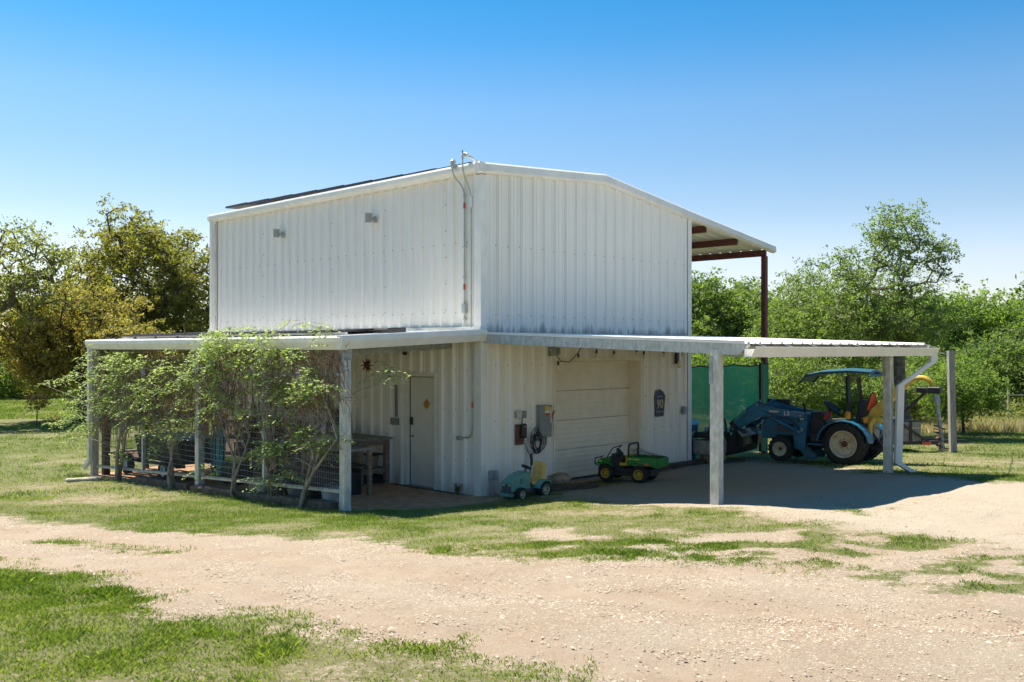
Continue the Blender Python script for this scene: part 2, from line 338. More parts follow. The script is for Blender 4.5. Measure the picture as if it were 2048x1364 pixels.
def track(x, y):
    # how strongly a wheel track has packed the gravel, 0..1
    d = np.full(np.shape(x), 9.)
    for pl_ in TRK:
        for (ax, ay), (bx, by) in zip(pl_[:-1], pl_[1:]):
            ex, ey = bx-ax, by-ay; t = np.clip(((x-ax)*ex+(y-ay)*ey)/(ex*ex+ey*ey), 0, 1); d = np.minimum(d, np.hypot(x-ax-t*ex, y-ay-t*ey))
    return np.clip(1.25-d/.34+(fbm(x, y, .4, 55)-.5)*1.2, 0, 1)
def masks(x, y):
    wob = (fbm(x, y, 1.3, 5)-.5)*1.0+(fbm(x, y, .25, 9)-.5)*.9+(fbm(x, y, .09, 19, 2)-.5)*.35
    sr = sdist(x, y, road)+wob; sp_ = sdist(x, y, park)+wob
    gr = np.clip(.5+np.maximum(sr, sp_)*1.5, 0, 1)
    grass = 1-gr
    for q in sparse:
        s = np.clip(.5+(sdist(x, y, q)+wob)*2, 0, 1); grass = grass*(1-s*.8*np.clip((.60-fbm(x, y, .45, 31))*4, 0, 1))
    for k_, q in enumerate(patch):
        s = np.clip(.5+(sdist(x, y, q)+wob*(.3 if k_ == 0 else .8))*2.5, 0, 1); grass = np.maximum(grass, s*.9*np.clip((fbm(x, y, .33, 41)-(.33 if k_ == 0 else .40))*4, 0, 1))
    # building frame: packed dirt under the lean-to and inside
    rx = x-CX; ry = y-CY; b = rx*UR[0]+ry*UR[1]; a = rx*UL[0]+ry*UL[1]
    e = np.minimum(np.minimum(b+2.95+.3*(wob), 6.3-b), np.minimum(a+.22+.35*wob, 9.7-a)); dirt = np.clip(.5+e*4, 0, 1)
    apron = np.minimum(np.minimum(b+2.3, .05-b), np.minimum(a+.75+.5*wob, 1.2-a)); dirt = np.maximum(dirt, np.clip(.3+apron*4, 0, 1))
    dirt = dirt*(1-np.clip(.5+sp_*3, 0, 1)*(a < 0)); grass = grass*(1-dirt)
    # thin dry lawn spots
    dry = np.clip((fbm(x, y, 1.6, 61)-.48)*5, 0, 1)*.55
    for (px, py, rr, w) in ((190,1000,1.6,.9),(700,1066,.5,1.),(60,975,1.5,.7),(1240,1020,2.2,.8),(620,1330,.9,.7),(1960,925,2.5,.8),(1500,1045,1.8,.6),(1080,1020,.9,.5)):
        c = at(px, py); dry = np.maximum(dry, w*np.exp(-((x-c[0])**2+((y-c[1])*1.3)**2)/rr**2))
    grass = grass*(1-.62*dry*(fbm(x, y, .35, 71) > .42))
    far = (y > 33)*(x > 8); dry = np.where(far, np.maximum(dry, .95), dry)
    return grass, dirt, dry
def axis_coords(lo, hi, step, far, g=1.16):
    c = list(np.arange(lo, hi, step)); s = step; p = c[0]; L_ = []
    while p > -far: s *= g; p -= s; L_.append(p)
    s = step; q = c[-1]; R_ = []
    while q < far: s *= g; q += s; R_.append(q)
    return np.array(L_[::-1]+c+R_)
gx = axis_coords(-13, 15, .075, 900); gy = axis_coords(4, 27, .075, 1200)
gy = gy[gy > -60]
GX, GY = np.meshgrid(gx, gy); nx, ny = len(gx), len(gy)
X_, Y_ = GX.ravel(), GY.ravel(); gm, dm, ym = masks(X_, Y_)
near = (np.abs(X_-1) < 15) & (Y_ < 28)
tk = track(X_, Y_)
Z_ = G(X_, Y_)-near*tk*.022+near*((fbm(X_, Y_, .8, 3)-.5)*.06*(1-dm*.7)+(fbm(X_, Y_, .2, 13)-.5)*.02)
me = bpy.data.meshes.new('ground'); me.vertices.add(nx*ny); me.vertices.foreach_set('co', np.stack([X_, Y_, Z_], -1).ravel())
ii = (np.arange(ny-1)[:, None]*nx+np.arange(nx-1)[None, :]).ravel(); q = np.stack([ii, ii+1, ii+nx+1, ii+nx], -1)
def fill_quads(me, q, k=4):
    n_ = len(q); me.loops.add(n_*k); me.loops.foreach_set('vertex_index', q.ravel().astype(np.int32))
    me.polygons.add(n_); me.polygons.foreach_set('loop_start', np.arange(0, n_*k, k, dtype=np.int32)); me.update(calc_edges=True); me.validate()
fill_quads(me, q); me.polygons.foreach_set('use_smooth', np.ones(len(q), bool))
pl = np.clip(.5+(sdist(X_, Y_, park)-.2)*1.5, 0, 1)*np.clip(1-(X_-7)/3, 0, 1)  # greyer parking stone, painted paler still to offset the dark carport shade
for nm, vals in (('grass', gm), ('dirt', dm), ('dry', ym), ('pale', pl), ('track', tk)):
    at_ = me.attributes.new(nm, 'FLOAT', 'POINT'); at_.data.foreach_set('value', vals.astype(np.float32))
def ground_mat():
    m = bpy.data.materials.new('ground'); m.use_nodes = True; n = m.node_tree; b = n.nodes['Principled BSDF']; b.inputs['Roughness'].default_value = .95; b.inputs['Specular IOR Level'].default_value = .15
    tc = n.nodes.new('ShaderNodeTexCoord')
    def nz(s, d=6, r=.6):
        t = n.nodes.new('ShaderNodeTexNoise'); t.inputs['Scale'].default_value = s; t.inputs['Detail'].default_value = d; t.inputs['Roughness'].default_value = r; n.links.new(tc.outputs['Object'], t.inputs['Vector']); return t.outputs['Fac']
    def ramp(src, p0, p1, c0, c1):
        t = n.nodes.new('ShaderNodeValToRGB'); e = t.color_ramp.elements; e[0].position = p0; e[1].position = p1; e[0].color = (*c0, 1); e[1].color = (*c1, 1); n.links.new(src, t.inputs[0]); return t.outputs[0]
    def mix(f, a, c, bl='MIX'):
        t = n.nodes.new('ShaderNodeMix'); t.data_type = 'RGBA'; t.blend_type = bl
        for i, s in ((0, f), (6, a), (7, c)):
            if isinstance(s, (int, float)): t.inputs[i].default_value = s
            elif isinstance(s, tuple): t.inputs[i].default_value = (*s, 1)
            else: n.links.new(s, t.inputs[i])
        return t.outputs[2]
    def attr(a): t = n.nodes.new('ShaderNodeAttribute'); t.attribute_name = a; return t.outputs['Fac']
    grav = ramp(nz(.9, 8, .65), .36, .64, (.285,.215,.155), (.345,.295,.23))
    vo = n.nodes.new('ShaderNodeTexVoronoi'); vo.inputs['Scale'].default_value = 75; n.links.new(tc.outputs['Object'], vo.inputs['Vector'])
    sep = n.nodes.new('ShaderNodeSeparateColor'); n.links.new(vo.outputs['Color'], sep.inputs[0])
    grav = mix(ramp(sep.outputs[0], .70, .95, (0,0,0), (.6,.6,.6)), grav, (.50,.44,.35))
    grav = mix(ramp(sep.outputs[1], .84, .98, (0,0,0), (.6,.6,.6)), grav, (.26,.17,.10))
    grav = mix(ramp(nz(120, 3), .40, .6, (.55,.55,.55), (0,0,0)), grav, (.29,.215,.145))
    soil = ramp(nz(24, 8, .8), .38, .62, (.11,.10,.04), (.30,.25,.14)); lush = ramp(nz(9, 8, .75), .35, .68, (.035,.062,.010), (.13,.155,.035))
    lush2 = ramp(nz(60, 4, .7), .38, .62, (.03,.052,.008), (.17,.185,.05)); lush = mix(.5, lush, lush2)
    lush = mix(.22, lush, soil); gg = mix(attr('dry'), lush, mix(.3, soil, lush)); 
    am = n.nodes.new('ShaderNodeMath'); am.operation = 'ADD'; n.links.new(attr('grass'), am.inputs[0]); nn_ = n.nodes.new('ShaderNodeMath'); nn_.operation = 'MULTIPLY_ADD'; n.links.new(nz(18, 8, .8), nn_.inputs[0]); nn_.inputs[1].default_value = 3.0; nn_.inputs[2].default_value = -1.52; n.links.new(nn_.outputs[0], am.inputs[1])
    grav = mix(attr('track'), grav, mix(.6, grav, ramp(nz(3, 6, .7), .35, .65, (.30,.215,.15), (.36,.285,.21))))
    grav = mix(attr('pale'), grav, mix(.5, grav, (.41,.36,.28)))  # lighter tone mixed in as stand-in for light under the carport
    base = mix(ramp(am.outputs[0], .35, .6, (0,0,0), (.92,.92,.92)), grav, gg)
    red = ramp(nz(5, 8, .65), .35, .65, (.40,.22,.12), (.56,.37,.24)); base = mix(attr('dirt'), base, red)
    n.links.new(base, b.inputs['Base Color'])
    bp = n.nodes.new('ShaderNodeBump'); bp.inputs['Strength'].default_value = .8; bp.inputs['Distance'].default_value = .02
    ad = n.nodes.new('ShaderNodeMath'); ad.operation = 'ADD'; n.links.new(nz(30, 10, .85), ad.inputs[0]); n.links.new(nz(7, 6, .7), ad.inputs[1])
    n.links.new(ad.outputs[0], bp.inputs['Height']); n.links.new(bp.outputs[0], b.inputs['Normal'])
    return m
me.materials.append(ground_mat()); go = bpy.data.objects.new('ground', me); COL.objects.link(go); go['kind'] = 'structure'
def raw_mesh(name, V, Fq, tint, m, k):
    me = bpy.data.meshes.new(name); me.vertices.add(len(V)); me.vertices.foreach_set('co', np.ascontiguousarray(V, dtype=np.float32).ravel())
    fill_quads(me, Fq, k)
    if tint is not None:
        a = me.attributes.new('tint', 'FLOAT', 'POINT'); a.data.foreach_set('value', tint.astype(np.float32))
    me.materials.append(m); return me
def grass_stuff(name, label, x0, x1, y0, y1, n, h0, h1, w, m, seed, mode='grass', curve=True):
    r = rnd(seed); x = r.uniform(x0, x1, n); y = r.uniform(y0, y1, n); g, d, dr = masks(x, y)
    rx = x-CX; ry = y-CY; b = rx*UR[0]+ry*UR[1]; a = rx*UL[0]+ry*UL[1]; inside = (b > -.05) & (b < 6.5) & (a > -.05) & (a < 9.7)
    cl = fbm(x, y, .35, 81); cl2 = fbm(x, y, 1.1, 83)
    dens = g*(.30+.9*np.clip((cl-.35)*3, 0, 1))*(1-.45*dr) if mode == 'grass' else g*1.
    vis = np.abs(x/np.maximum(y, 1)) < .62
    keep = (r.random(n) < dens) & ~inside & vis; x = x[keep]; y = y[keep]; dr = dr[keep]; cl = cl[keep]; cl2 = cl2[keep]; g = g[keep]; n = len(x)
    z = G(x, y)+((fbm(x, y, .8, 3)-.5)*.06+(fbm(x, y, .2, 13)-.5)*.02)*(y < 28)-.008
    tall = np.clip((cl2-.40)*3, 0, 1)*np.clip((cl-.42)*3, 0, 1)
    h = (h0+(h1-h0)*r.random(n)**1.5*(.25+1.0*tall))*(1-.4*dr)*(.5+.5*g); an = r.uniform(0, 2*np.pi, n); la = r.uniform(0, 2*np.pi, n); ln = h*r.uniform(.2, 1.1, n)
    dx = np.cos(an)*w*.5; dy = np.sin(an)*w*.5; lx = np.cos(la)*ln; ly = np.sin(la)*ln
    t = np.clip(r.normal(.40, .27, n)+.5*dr-.25*tall, 0, 1)
    if curve:
        p0 = np.stack([x-dx, y-dy, z], -1); p1 = np.stack([x+dx, y+dy, z], -1); p2 = np.stack([x+lx*.35+dx*.8, y+ly*.35+dy*.8, z+h*.6], -1); p3 = np.stack([x+lx, y+ly, z+h*.95], -1)
        V = np.stack([p0, p1, p2, p3], 1).reshape(-1, 3); i = np.arange(n)*4; Fq = np.stack([i, i+1, i+2, i+3], -1); k = 4; tt = np.repeat(t, 4)
    else:
        V = np.stack([np.stack([x-dx, y-dy, z], -1), np.stack([x+dx, y+dy, z], -1), np.stack([x+lx, y+ly, z+h], -1)], 1).reshape(-1, 3); i = np.arange(n)*3; Fq = np.stack([i, i+1, i+2], -1); k = 3; tt = np.repeat(t, 3)
    o = bpy.data.objects.new(name, raw_mesh(name, V, Fq, tt, m, k)); COL.objects.link(o); o['kind'] = 'stuff'; o['label'] = label; return o
grass_stuff('lawn_grass', 'short green grass with longer tufts beside the gravel drive in front', -5.5, 2.2, 4.4, 10, 430000, .028, .085, .0058, L['grass'], 1)
grass_stuff('lawn_grass', 'sparse green grass on the gravel edges to the right', 1.8, 9, 7, 13, 150000, .018, .06, .007, L['grass'], 2)
grass_stuff('lawn_grass', 'bright green lawn between the gravel drive and the metal building', -10, 10, 9.5, 17.5, 430000, .028, .10, .0095, L['grass'], 3, curve=False)
grass_stuff('lawn_grass', 'green lawn running out to the oaks and past the tractor', -20, 20, 17, 44, 420000, .03, .17, .02, L['grass'], 4, curve=False)
grass_stuff('lawn_grass', 'green field grass in the shade of the left hand oaks', -36, -6, 42, 64, 150000, .05, .22, .04, L['grass'], 6, curve=False)
grass_stuff('meadow_grass', 'tall pale dry grass in front of the right hand trees', 13, 34, 32, 46, 60000, .3, .9, .03, L['dry'], 5, mode='x', curve=False)
def stones():
    r = rnd(7); n = 270000; y = 4.6+9.5*r.random(n)**1.1; x = (r.random(n)*2-1)*(.6*y); g, d, dr = masks(x, y); bands = .5*fbm(x*.35+y*.12, y*1.5, .8, 91)+.5*fbm(x, y, .5, 93)
    tk_ = track(x, y); keep = (g < .35) & (r.random(n) < np.clip((bands-.42)*5, .15, .95)*(1-.85*tk_)); x = x[keep]; y = y[keep]; n = len(x)
    s = .0025+.0085*r.random(n)**2.8; big = r.random(n) < .006; s[big] *= 2.2
    z = G(x, y)+((fbm(x, y, .8, 3)-.5)*.06+(fbm(x, y, .2, 13)-.5)*.02)+s*.05
    base = np.array([(1,0,0),(0,1,0),(-1,0,0),(0,-1,0),(0,0,.62),(0,0,-.5)], float)
    an = r.uniform(0, 6.28, n); c, s_ = np.cos(an), np.sin(an); V = np.repeat(base[None], n, 0)*(.65+.7*r.random((n, 6, 1)))
    V[:, :, 0] *= r.uniform(.8, 1.6, n)[:, None]; vx = V[:, :, 0]*c[:, None]-V[:, :, 1]*s_[:, None]; vy = V[:, :, 0]*s_[:, None]+V[:, :, 1]*c[:, None]
    V = np.stack([vx, vy, V[:, :, 2]], -1)*s[:, None, None]+np.stack([x, y, z], -1)[:, None, :]
    f = np.array([(0,1,4),(1,2,4),(2,3,4),(3,0,4)]); Fq = (f[None]+(np.arange(n)*6)[:, None, None]).reshape(-1, 3)
    m = leafmat('gravel_stone', (.20,.135,.085), (.49,.42,.33), 0.0, .9); t = np.where(r.random(n) < .30, r.random(n)*.35, .35+.6*r.random(n))
    o = bpy.data.objects.new('gravel', raw_mesh('gravel', V.reshape(-1, 3), Fq, np.repeat(t, 6), m, 3)); COL.objects.link(o); o['kind'] = 'stuff'; o['label'] = 'loose pale crushed stone scattered over the drive'
stones()
# ================================================================ the metal building
BL, BW = 9.47, 6.38                       # length along UL (y), width along UR (x), in the building's own frame
roofpts = [(-.02, 5.80), (3.35, 6.02), (6.38, 5.585), (9.98, 5.10)]
def roof_z(x): return float(np.interp(x, [p[0] for p in roofpts], [p[1] for p in roofpts]))
bld = thing('metal_building', 'tall white ribbed metal workshop with garage door and open side porch', 'building', F(0, 0), T)
PIT = .305
def prof(u0, u1):
    """ribbed sheet profile: list of (u, d)"""
    pts = []; k0 = int(math.floor(u0/PIT))-1; k1 = int(math.ceil(u1/PIT))+1
    for k in range(k0, k1):
        c = k*PIT+.12
        pts += [(c-.06, 0), (c-.026, .046), (c+.026, .046), (c+.06, 0)]
        for q in (.095, .21):
            m_ = c+q
            pts += [(m_-.020, 0), (m_-.010, .009), (m_+.010, .009), (m_+.020, 0)]
    pts.sort(); us = [p[0] for p in pts]; ds = [p[1] for p in pts]
    res = [(u0, float(np.interp(u0, us, ds)))]+[p for p in pts if u0+1e-4 < p[0] < u1-1e-4]+[(u1, float(np.interp(u1, us, ds)))]
    return res
def sheet(mb, u0, u1, zlo, zhi, place, off=0.):
    p = prof(u0, u1); n = len(p); vs = []
    for z in (zlo, zhi):
        for u, d in p: vs.append(place(u, d+off, z(u) if callable(z) else z))
    mb.add(vs, [(i, i+1, i+1+n, i+n) for i in range(n-1)])
left = lambda u, d, z: (-d, u, z)
front = lambda u, d, z: (u, -d, z)
back = lambda u, d, z: (u, BL+d, z)
right = lambda u, d, z: (BW+d, u, z)
def panels(place, u_max, zlo, zhi, m, holes=(), w=.915, start=0.):
    u = start; i = 0
    while u < u_max-.02:
        v = min(u+w, u_max); mb = MB(); off = .0015*(i % 2)
        cuts = sorted({u, v} | {h[k] for h in holes for k in (0, 1) if u < h[k] < v})
        for a, b in zip(cuts, cuts[1:]):
            mid = (a+b)/2; h = [h for h in holes if h[0] <= mid <= h[1]]; lo = h[0][2] if h else zlo
            sheet(mb, a, b, lo, zhi, place, off)
        part('wall_panel', mb, m, bld); u = v; i += 1
ZJ = 2.90
DOOR = (1.20, 2.17, 2.10); GAR = (1.915, 4.58, 2.37)
panels(left, BL, ZJ, 5.72, M['wall']); panels(left, BL, -.35, ZJ, M['wall'], [DOOR])
panels(front, BW, ZJ, lambda u: roof_z(u)-.1, M['wallf']); panels(front, BW, -.25, ZJ, M['wallf'], [GAR])
panels(back, BW, -.4, lambda u: roof_z(u)-.1, M['wall'], w=1.83); panels(right, BL, -.4, 5.5, M['wall'], w=1.83)
core = MB(); core.prism([(.35,-.4),(BW-.05,-.4),(BW-.05,5.42),(3.35,5.86),(.35,5.70)], .35, BL-.05, 'y'); part('light_block_core', core, M['dark'], bld)  # solid dark core added inside to block light behind the sheets
# girts close the gap between sheet and core at the eave and the openings
c = MB(); c.box(.01,.35,.01,BL,5.5,5.7); part('eave_strut', c, M['galv_d'], bld)
# trims
for mb, nm in ((MB().prism([(-.052,-.05),(.10,-.05),(.10,-.034),(-.036,-.034),(-.036,.115),(-.052,.115)], -.2, 5.66, 'z'), 'corner_trim'),
               (MB().prism([(BW-.09,-.046),(BW+.05,-.046),(BW+.05,.1),(BW+.036,.1),(BW+.036,-.034),(BW-.09,-.034)], -.2, 5.47, 'z'), 'corner_trim'),
               (MB().box(-.052,-.036,BL-.1,BL+.05,-.3,5.66).box(-.036,.1,BL+.036,BL+.05,-.3,5.66), 'corner_trim')):
    part(nm, mb, M['trim'], bld)
t = MB(); t.box(-.035,-.012,.117,.135,.0,5.66); part('trim_shadow_gap', t, M['galv_d'], bld)
# roof
rf = MB(); vs = []; fs = []
for a_, b_ in zip(roofpts, roofpts[1:]):
    n0 = len(rf.v); k = int(round((BL+.12)/PIT)); ys = []
    for i in range(k+1):
        c0 = -.06+i*PIT; ys += [(c0-.04, 0), (c0-.018, .03), (c0+.018, .03), (c0+.04, 0)]
    ys = [(-.09, 0)]+[p for p in ys if p[0] > -.08 and p[0] < BL+.1]+[(BL+.12, 0)]
    for (x, z) in (a_, b_):
        for y, d in ys: rf.v.append((x, y, z+d-.02))
    m_ = len(ys); rf.f += [(n0+i, n0+i+1, n0+i+1+m_, n0+i+m_) for i in range(m_-1)]
part('roof', rf, M['roof'], bld)
ge = [(0,.02),(-.13,.02),(-.155,-.02),(-.155,-.10),(-.115,-.165),(0,-.165),(0,-.15),(-.10,-.15),(-.14,-.095),(-.14,-.01),(0,0)]
# rake trim in lengths along the gable
rk = [(0,.06),(.055,.075),(.10,.04),(.115,-.085),(.045,-.12),(0,-.12)]
seg = [(-.17, 1.6), (1.6, 3.1), (3.1, 3.35, 3.7), (3.7, 6.6), (6.6, 10.0)]
for s in seg:
    pts = [(x, -.02, roof_z(max(x,-.0))+(-.01 if x < 0 else 0)-.0) for x in s]
    part('rake_trim', MB().sweep(pts, [(a, b+random.Random(s[0]).uniform(-.0015,.0015)) for a, b in rk]), M['trim'], bld)
# eave gutter on the left wall
gut = MB().sweep([(0.0,-.13,5.86),(0.0,BL+.13,5.86)], [(-.02,.0),(-.15,.01),(-.165,-.03),(-.165,-.10),(-.115,-.165),(-.02,-.165)]); part('eave_gutter', gut, M['trim'], bld)
for y in (2.9, 6.1, 9.1):
    part('gutter_joint', MB().sweep([(0.0,y-.03,5.86),(0.0,y+.03,5.86)], [(-.02,.004),(-.151,.014),(-.169,-.03),(-.169,-.102),(-.117,-.169),(-.02,-.169)]), M['trim'], bld)
part('downspout', MB().sweep([(-.11,BL-.02,5.72),(-.11,BL-.02,3.10),(-.11,BL+.13,2.92)], [(-.05,-.045),(.05,-.045),(.05,.045),(-.05,.045)], up=(1,0,0)), M['trim'], bld, label='white downspout with kick-out at the far end of the upper wall')
for z in (3.4, 5.0): part('downspout_strap', MB().box(-.162,-.03,BL-.075,BL+.035,z,z+.03), M['trim'], bld)
part('rain_flashing', MB().box(-.06,-.034,-.05,BL,2.93,2.99), M['trim'], bld); part('rain_flashing', MB().prism([(-.034,2.885),(-.075,2.86),(-.07,2.85),(-.034,2.87)], .0, BW, 'x'), M['trim'], bld)
# open porch on the right: purlins, rafters, posts
for x in (7.22, 8.56, 9.9):
    z = roof_z(x)-.03; part('purlin', MB().prism([(x-.03,z-.17),(x+.03,z-.17),(x+.03,z-.01),(x-.03,z-.01)], .1, BL, 'y'), M['redsteel'], bld)
for y in (BL/2, BL-.1): part('rafter', MB().beam((BW+.04,y,roof_z(BW)-.30),(9.9,y,roof_z(9.9)-.28),.1,.2), M['redsteel'], bld)
for y in (.12, BL/2, BL-.1): part('porch_post', MB().box(9.80,9.92,y-.06,y+.06,-.35,roof_z(9.9)-.2), M['redsteel'], bld, label='red oxide steel post of the open porch')
# screws: rows on the girts
def screws(place, umax, rows, name='screws', top=None):
    mb = MB(); r = random.Random(3)
    for z in rows:
        k = 0; u = .05
        while u < umax-.03:
            if top is None or z < top(u)-.15:
                w = .009; zz = z+r.uniform(-.012,.012)
                p = [place(u-w,.014,zz-w),place(u+w,.014,zz-w),place(u+w,.014,zz+w),place(u-w,.014,zz+w),place(u-w,0,zz-w),place(u+w,0,zz-w),place(u+w,0,zz+w),place(u-w,0,zz+w)]
                mb.add(p, [(0,1,2,3),(0,4,5,1),(1,5,6,2),(2,6,7,3),(3,7,4,0)])
            u += (.07 if k % 2 == 0 else .235)*(1 if r.random() > .2 else 1.0); k += 1
    return mb
part('screws', screws(left, BL, (3.25, 4.5)), M['galv_d'], bld, kind='stuff'); part('screws', screws(left, 1.1, (.6, 1.5, 2.2)), M['galv_d'], bld, kind='stuff')
part('screws', screws(front, BW, (3.2, 4.45), top=lambda u: roof_z(u)-.1), M['galv_d'], bld, kind='stuff'); part('screws', screws(front, 1.85, (1.3, 2.3)), M['galv_d'], bld, kind='stuff')
part('screws', screws(lambda u, d, z: front(u+4.66, d, z), 1.65, (.9, 1.6, 2.2)), M['rust'], bld, kind='stuff')
st = MB(); r = random.Random(5)
for u, zl in ((.9, (3.0, 5.4)), (2.7, (3.0, 5.5)), (4.5, (3.0, 5.4)), (7.2, (3.0, 5.4))):
    for i in range(5):
        z = zl[0]+.3+(zl[1]-zl[0])*i/5; st.box(-.045,-.03,u-.009,u+.009,z-.009,z+.009)
part('stitch_screws', st, M['galv_d'], bld, kind='stuff')
# side door in the left wall
a0, a1, hz = DOOR
part('door_shade_line', MB().box(.082,.134,a0+.031,a0+.043,.0,hz-.03).box(.082,.134,a1-.102,a1-.091,.0,hz-.03).box(.082,.134,a0+.043,a1-.102,hz-.042,hz-.031), M['dark'], bld)  # dark strips added round the door to draw the shade of its reveal
part('door_frame', MB().box(-.065,.13,a0-.045,a0+.0,-.05,hz+.045).box(-.065,.13,a1,a1+.045,-.05,hz+.045).box(-.065,.13,a0,a1,hz,hz+.045).box(.005,.16,a0+.0,a0+.03,-.05,hz).box(.005,.16,a1-.09,a1,-.05,hz).box(.005,.16,a0,a1,hz-.03,hz), M['sdoor'], bld)
dr = part('door', MB().bbox(.09,.135,a0+.044,a1-.103,.0,hz-.044,.004), M['sdoor'], bld)
part('door_handle', MB().lathe([(0,-.0),(.03,0),(.03,-.012),(.012,-.015),(.012,-.05),(0,-.05)], (.09,a1-.16,.93), 'x', 12).tube([(.045,a1-.16,.93),(.043,a1-.26,.93)],.011,6), M['chrome'], dr)
part('keypad_lock', MB().bbox(.06,.092,a1-.185,a1-.125,1.14,1.29,.01), M['black'], dr)
for z in (.25, 1.0, 1.8): part('door_hinge', MB().lathe([(.012,z),(.012,z+.1)], (.085,a0+.03,0), 'z', 8), M['chrome'], dr)
part('threshold', MB().box(.0,.2,a0+.03,a1-.09,-.05,-.001), M['galv_d'], bld)
part('door_step', MB().box(-.14,-.04,.3,a1+.12,-.12,-.005), M['mulch'], bld)
# overhead garage door, recessed
g0, g1_, gh = GAR
part('garage_jamb', MB().box(g0-.05,g0,-.036,.25,-.1,gh+.05).box(g1_,g1_+.05,-.036,.25,-.1,gh+.05).box(g0,g1_,-.036,.25,gh,gh+.05).box(g1_-.0,g1_,.0,.25,0,gh), M['gdoor'], bld)
part('jamb_lining', MB().box(g1_-.02,g1_,-.02,.26,-.05,gh).box(g0,g0+.02,-.02,.26,-.05,gh).box(g0+.02,g1_-.02,-.02,.26,gh-.02,gh), M['gdoor'], bld)
sh_ = (gh-.06)/4
gd = None
for i in range(4):
    z0 = .035+i*sh_; mb = MB(); n_ = 12; pr = []
    for k in range(n_+1):       # fine horizontal ribbing of each section
        z = z0+.0045+(sh_-.009)*k/n_; pr += [(.25-(.004 if k % 2 else 0), z)]
    pr += [(.30, z0+sh_-.0045), (.30, z0+.0045)]
    mb.prism([(p[0], p[1]) for p in pr], g0+.022, g1_-.022, 'x'); part('garage_door_section', mb, M['gdoor'], bld)
part('bottom_seal', MB().box(g0+.022,g1_-.022,.245,.31,.0,.034), M['blackp'], bld); part('garage_sill', MB().box(g0,g1_,-.02,.35,-.15,-.002), M['pillar'], bld)
part('foundation_edge', MB().box(-.03,.3,.1,BL,-.4,-.02).box(.1,g0-.06,-.02,.3,-.35,-.02).box(g1_+.06,BW,-.02,.3,-.35,-.02), M['pillar'], bld)
# ---------------------------------------------------------------- solar panels on the main roof
arr = thing('solar_array', 'row of black solar panels tilted just above the upper roof edge', 'solar panels', F(.16, .45, 5.93), T)
for i in range(9):
    y = i*.985; x = .98; z0 = .0+.014*i; dz = .05
    pm = MB(); pm.prism([(0, z0),(x, z0+dz),(x, z0+dz+.045),(0, z0+.045)], y, y+.972, 'y'); pf = part('solar_panel', pm, M['pframe'], arr)
    g = MB(); g.prism([(.02, z0+.0472),(x-.02, z0+dz+.0462),(x-.02, z0+dz+.0495),(.02, z0+.0495)], y+.02, y+.952, 'y'); part('cell_sheet', g, M['panel'], pf)
for xx in (.25, .8):
    part('mounting_rail', MB().box(xx-.02,xx+.02,-.1,8.85,-.03+xx*.07,.005+xx*.07), M['alu'], arr)
for i in range(8):
    part('rail_foot', MB().box(.23,.27,i*1.2+.1,i*1.2+.16,-.13,-.0), M['black'], arr)
# wall lamps high on the left wall
for k, (y, z, lb) in enumerate(((6.39, 5.15, 'grey cylinder wall lamp high on the upper wall, further from the corner'), (3.02, 5.17, 'grey cylinder wall lamp high on the upper wall, nearer the corner'))):
    lm = thing('wall_lamp', lb, 'lamp', F(-.03, y, z), T, 'cylinder lamps on the upper wall'); lm.scale = (.85,)*3
    part('lamp_shade', MB().lathe([(.07,-.10),(.08,-.10),(.08,.09),(.085,.095),(.085,.11),(0,.11)], (-.20,0,0), 'z', 20), M['lampg'], lm, smooth=True); part('lamp_bulb', MB().lathe([(0,-.07),(.04,-.07),(.05,-.03),(0,.0)], (-.20,0,0), 'z', 12), M['white'], lm)
    part('lamp_bracket', MB().bbox(-.035,0,-.055,.055,-.09,.05,.005).beam((-.13,0,-.01),(-.03,0,-.02),.05,.05), M['lampg'], lm)
# conduits
def conduit(pts, r_, label, extra=None):
    # rounds the bends
    out = [Vector(pts[0])]
    for i in range(1, len(pts)-1):
        p, q, s = Vector(pts[i-1]), Vector(pts[i]), Vector(pts[i+1]); d = min(.16, (q-p).length*.45, (s-q).length*.45)
        a, b = q+(p-q).normalized()*d, q+(s-q).normalized()*d
        for t in (0, .25, .5, .75, 1): out.append(a*(1-t)**2+q*2*t*(1-t)+b*t*t)
    out.append(Vector(pts[-1])); th = thing('conduit', label, 'pipe', F(0, 0), T); part('pipe', MB().tube(out, r_, 8), M['conduit'], th, smooth=True)
    for p in (extra or []): part(p[0], p[1], M[p[2]], th)
    return th
conduit([(-.20,.52,5.93),(-.24,.49,5.70),(-.065,.365,5.45),(-.065,.365,3.0),(-.09,.55,2.975),(-.09,2.1,2.985),(-.35,2.3,2.97)], .014, 'grey steel conduit from the upper roof down beside the corner and along the lower roof',
        [('junction_box', MB().bbox(-.10,-.03,.33,.41,3.22,3.40,.01), 'conduit'), ('coupling', MB().lathe([(.025,3.85),(.025,3.9)],(-.065,.365,0),'z',8).lathe([(.025,5.3),(.025,5.35)],(-.065,.365,0),'z',8), 'conduit'),
         ('red_tag', MB().lathe([(.0205,3.65),(.0205,3.75)],(-.065,.365,0),'z',8).lathe([(.0205,5.1),(.0205,5.2)],(-.065,.365,0),'z',8), 'rstick'), ('conduit_head', MB().lathe([(.03,-.1),(.05,-.07),(.05,.03),(.02,.06)],(-.20,.52,5.92),'z',10), 'conduit'),
         ('pipe_strap', MB().box(-.09,-.03,.335,.395,4.4,4.43).box(-.09,-.03,.335,.395,3.1,3.13), 'galv')])
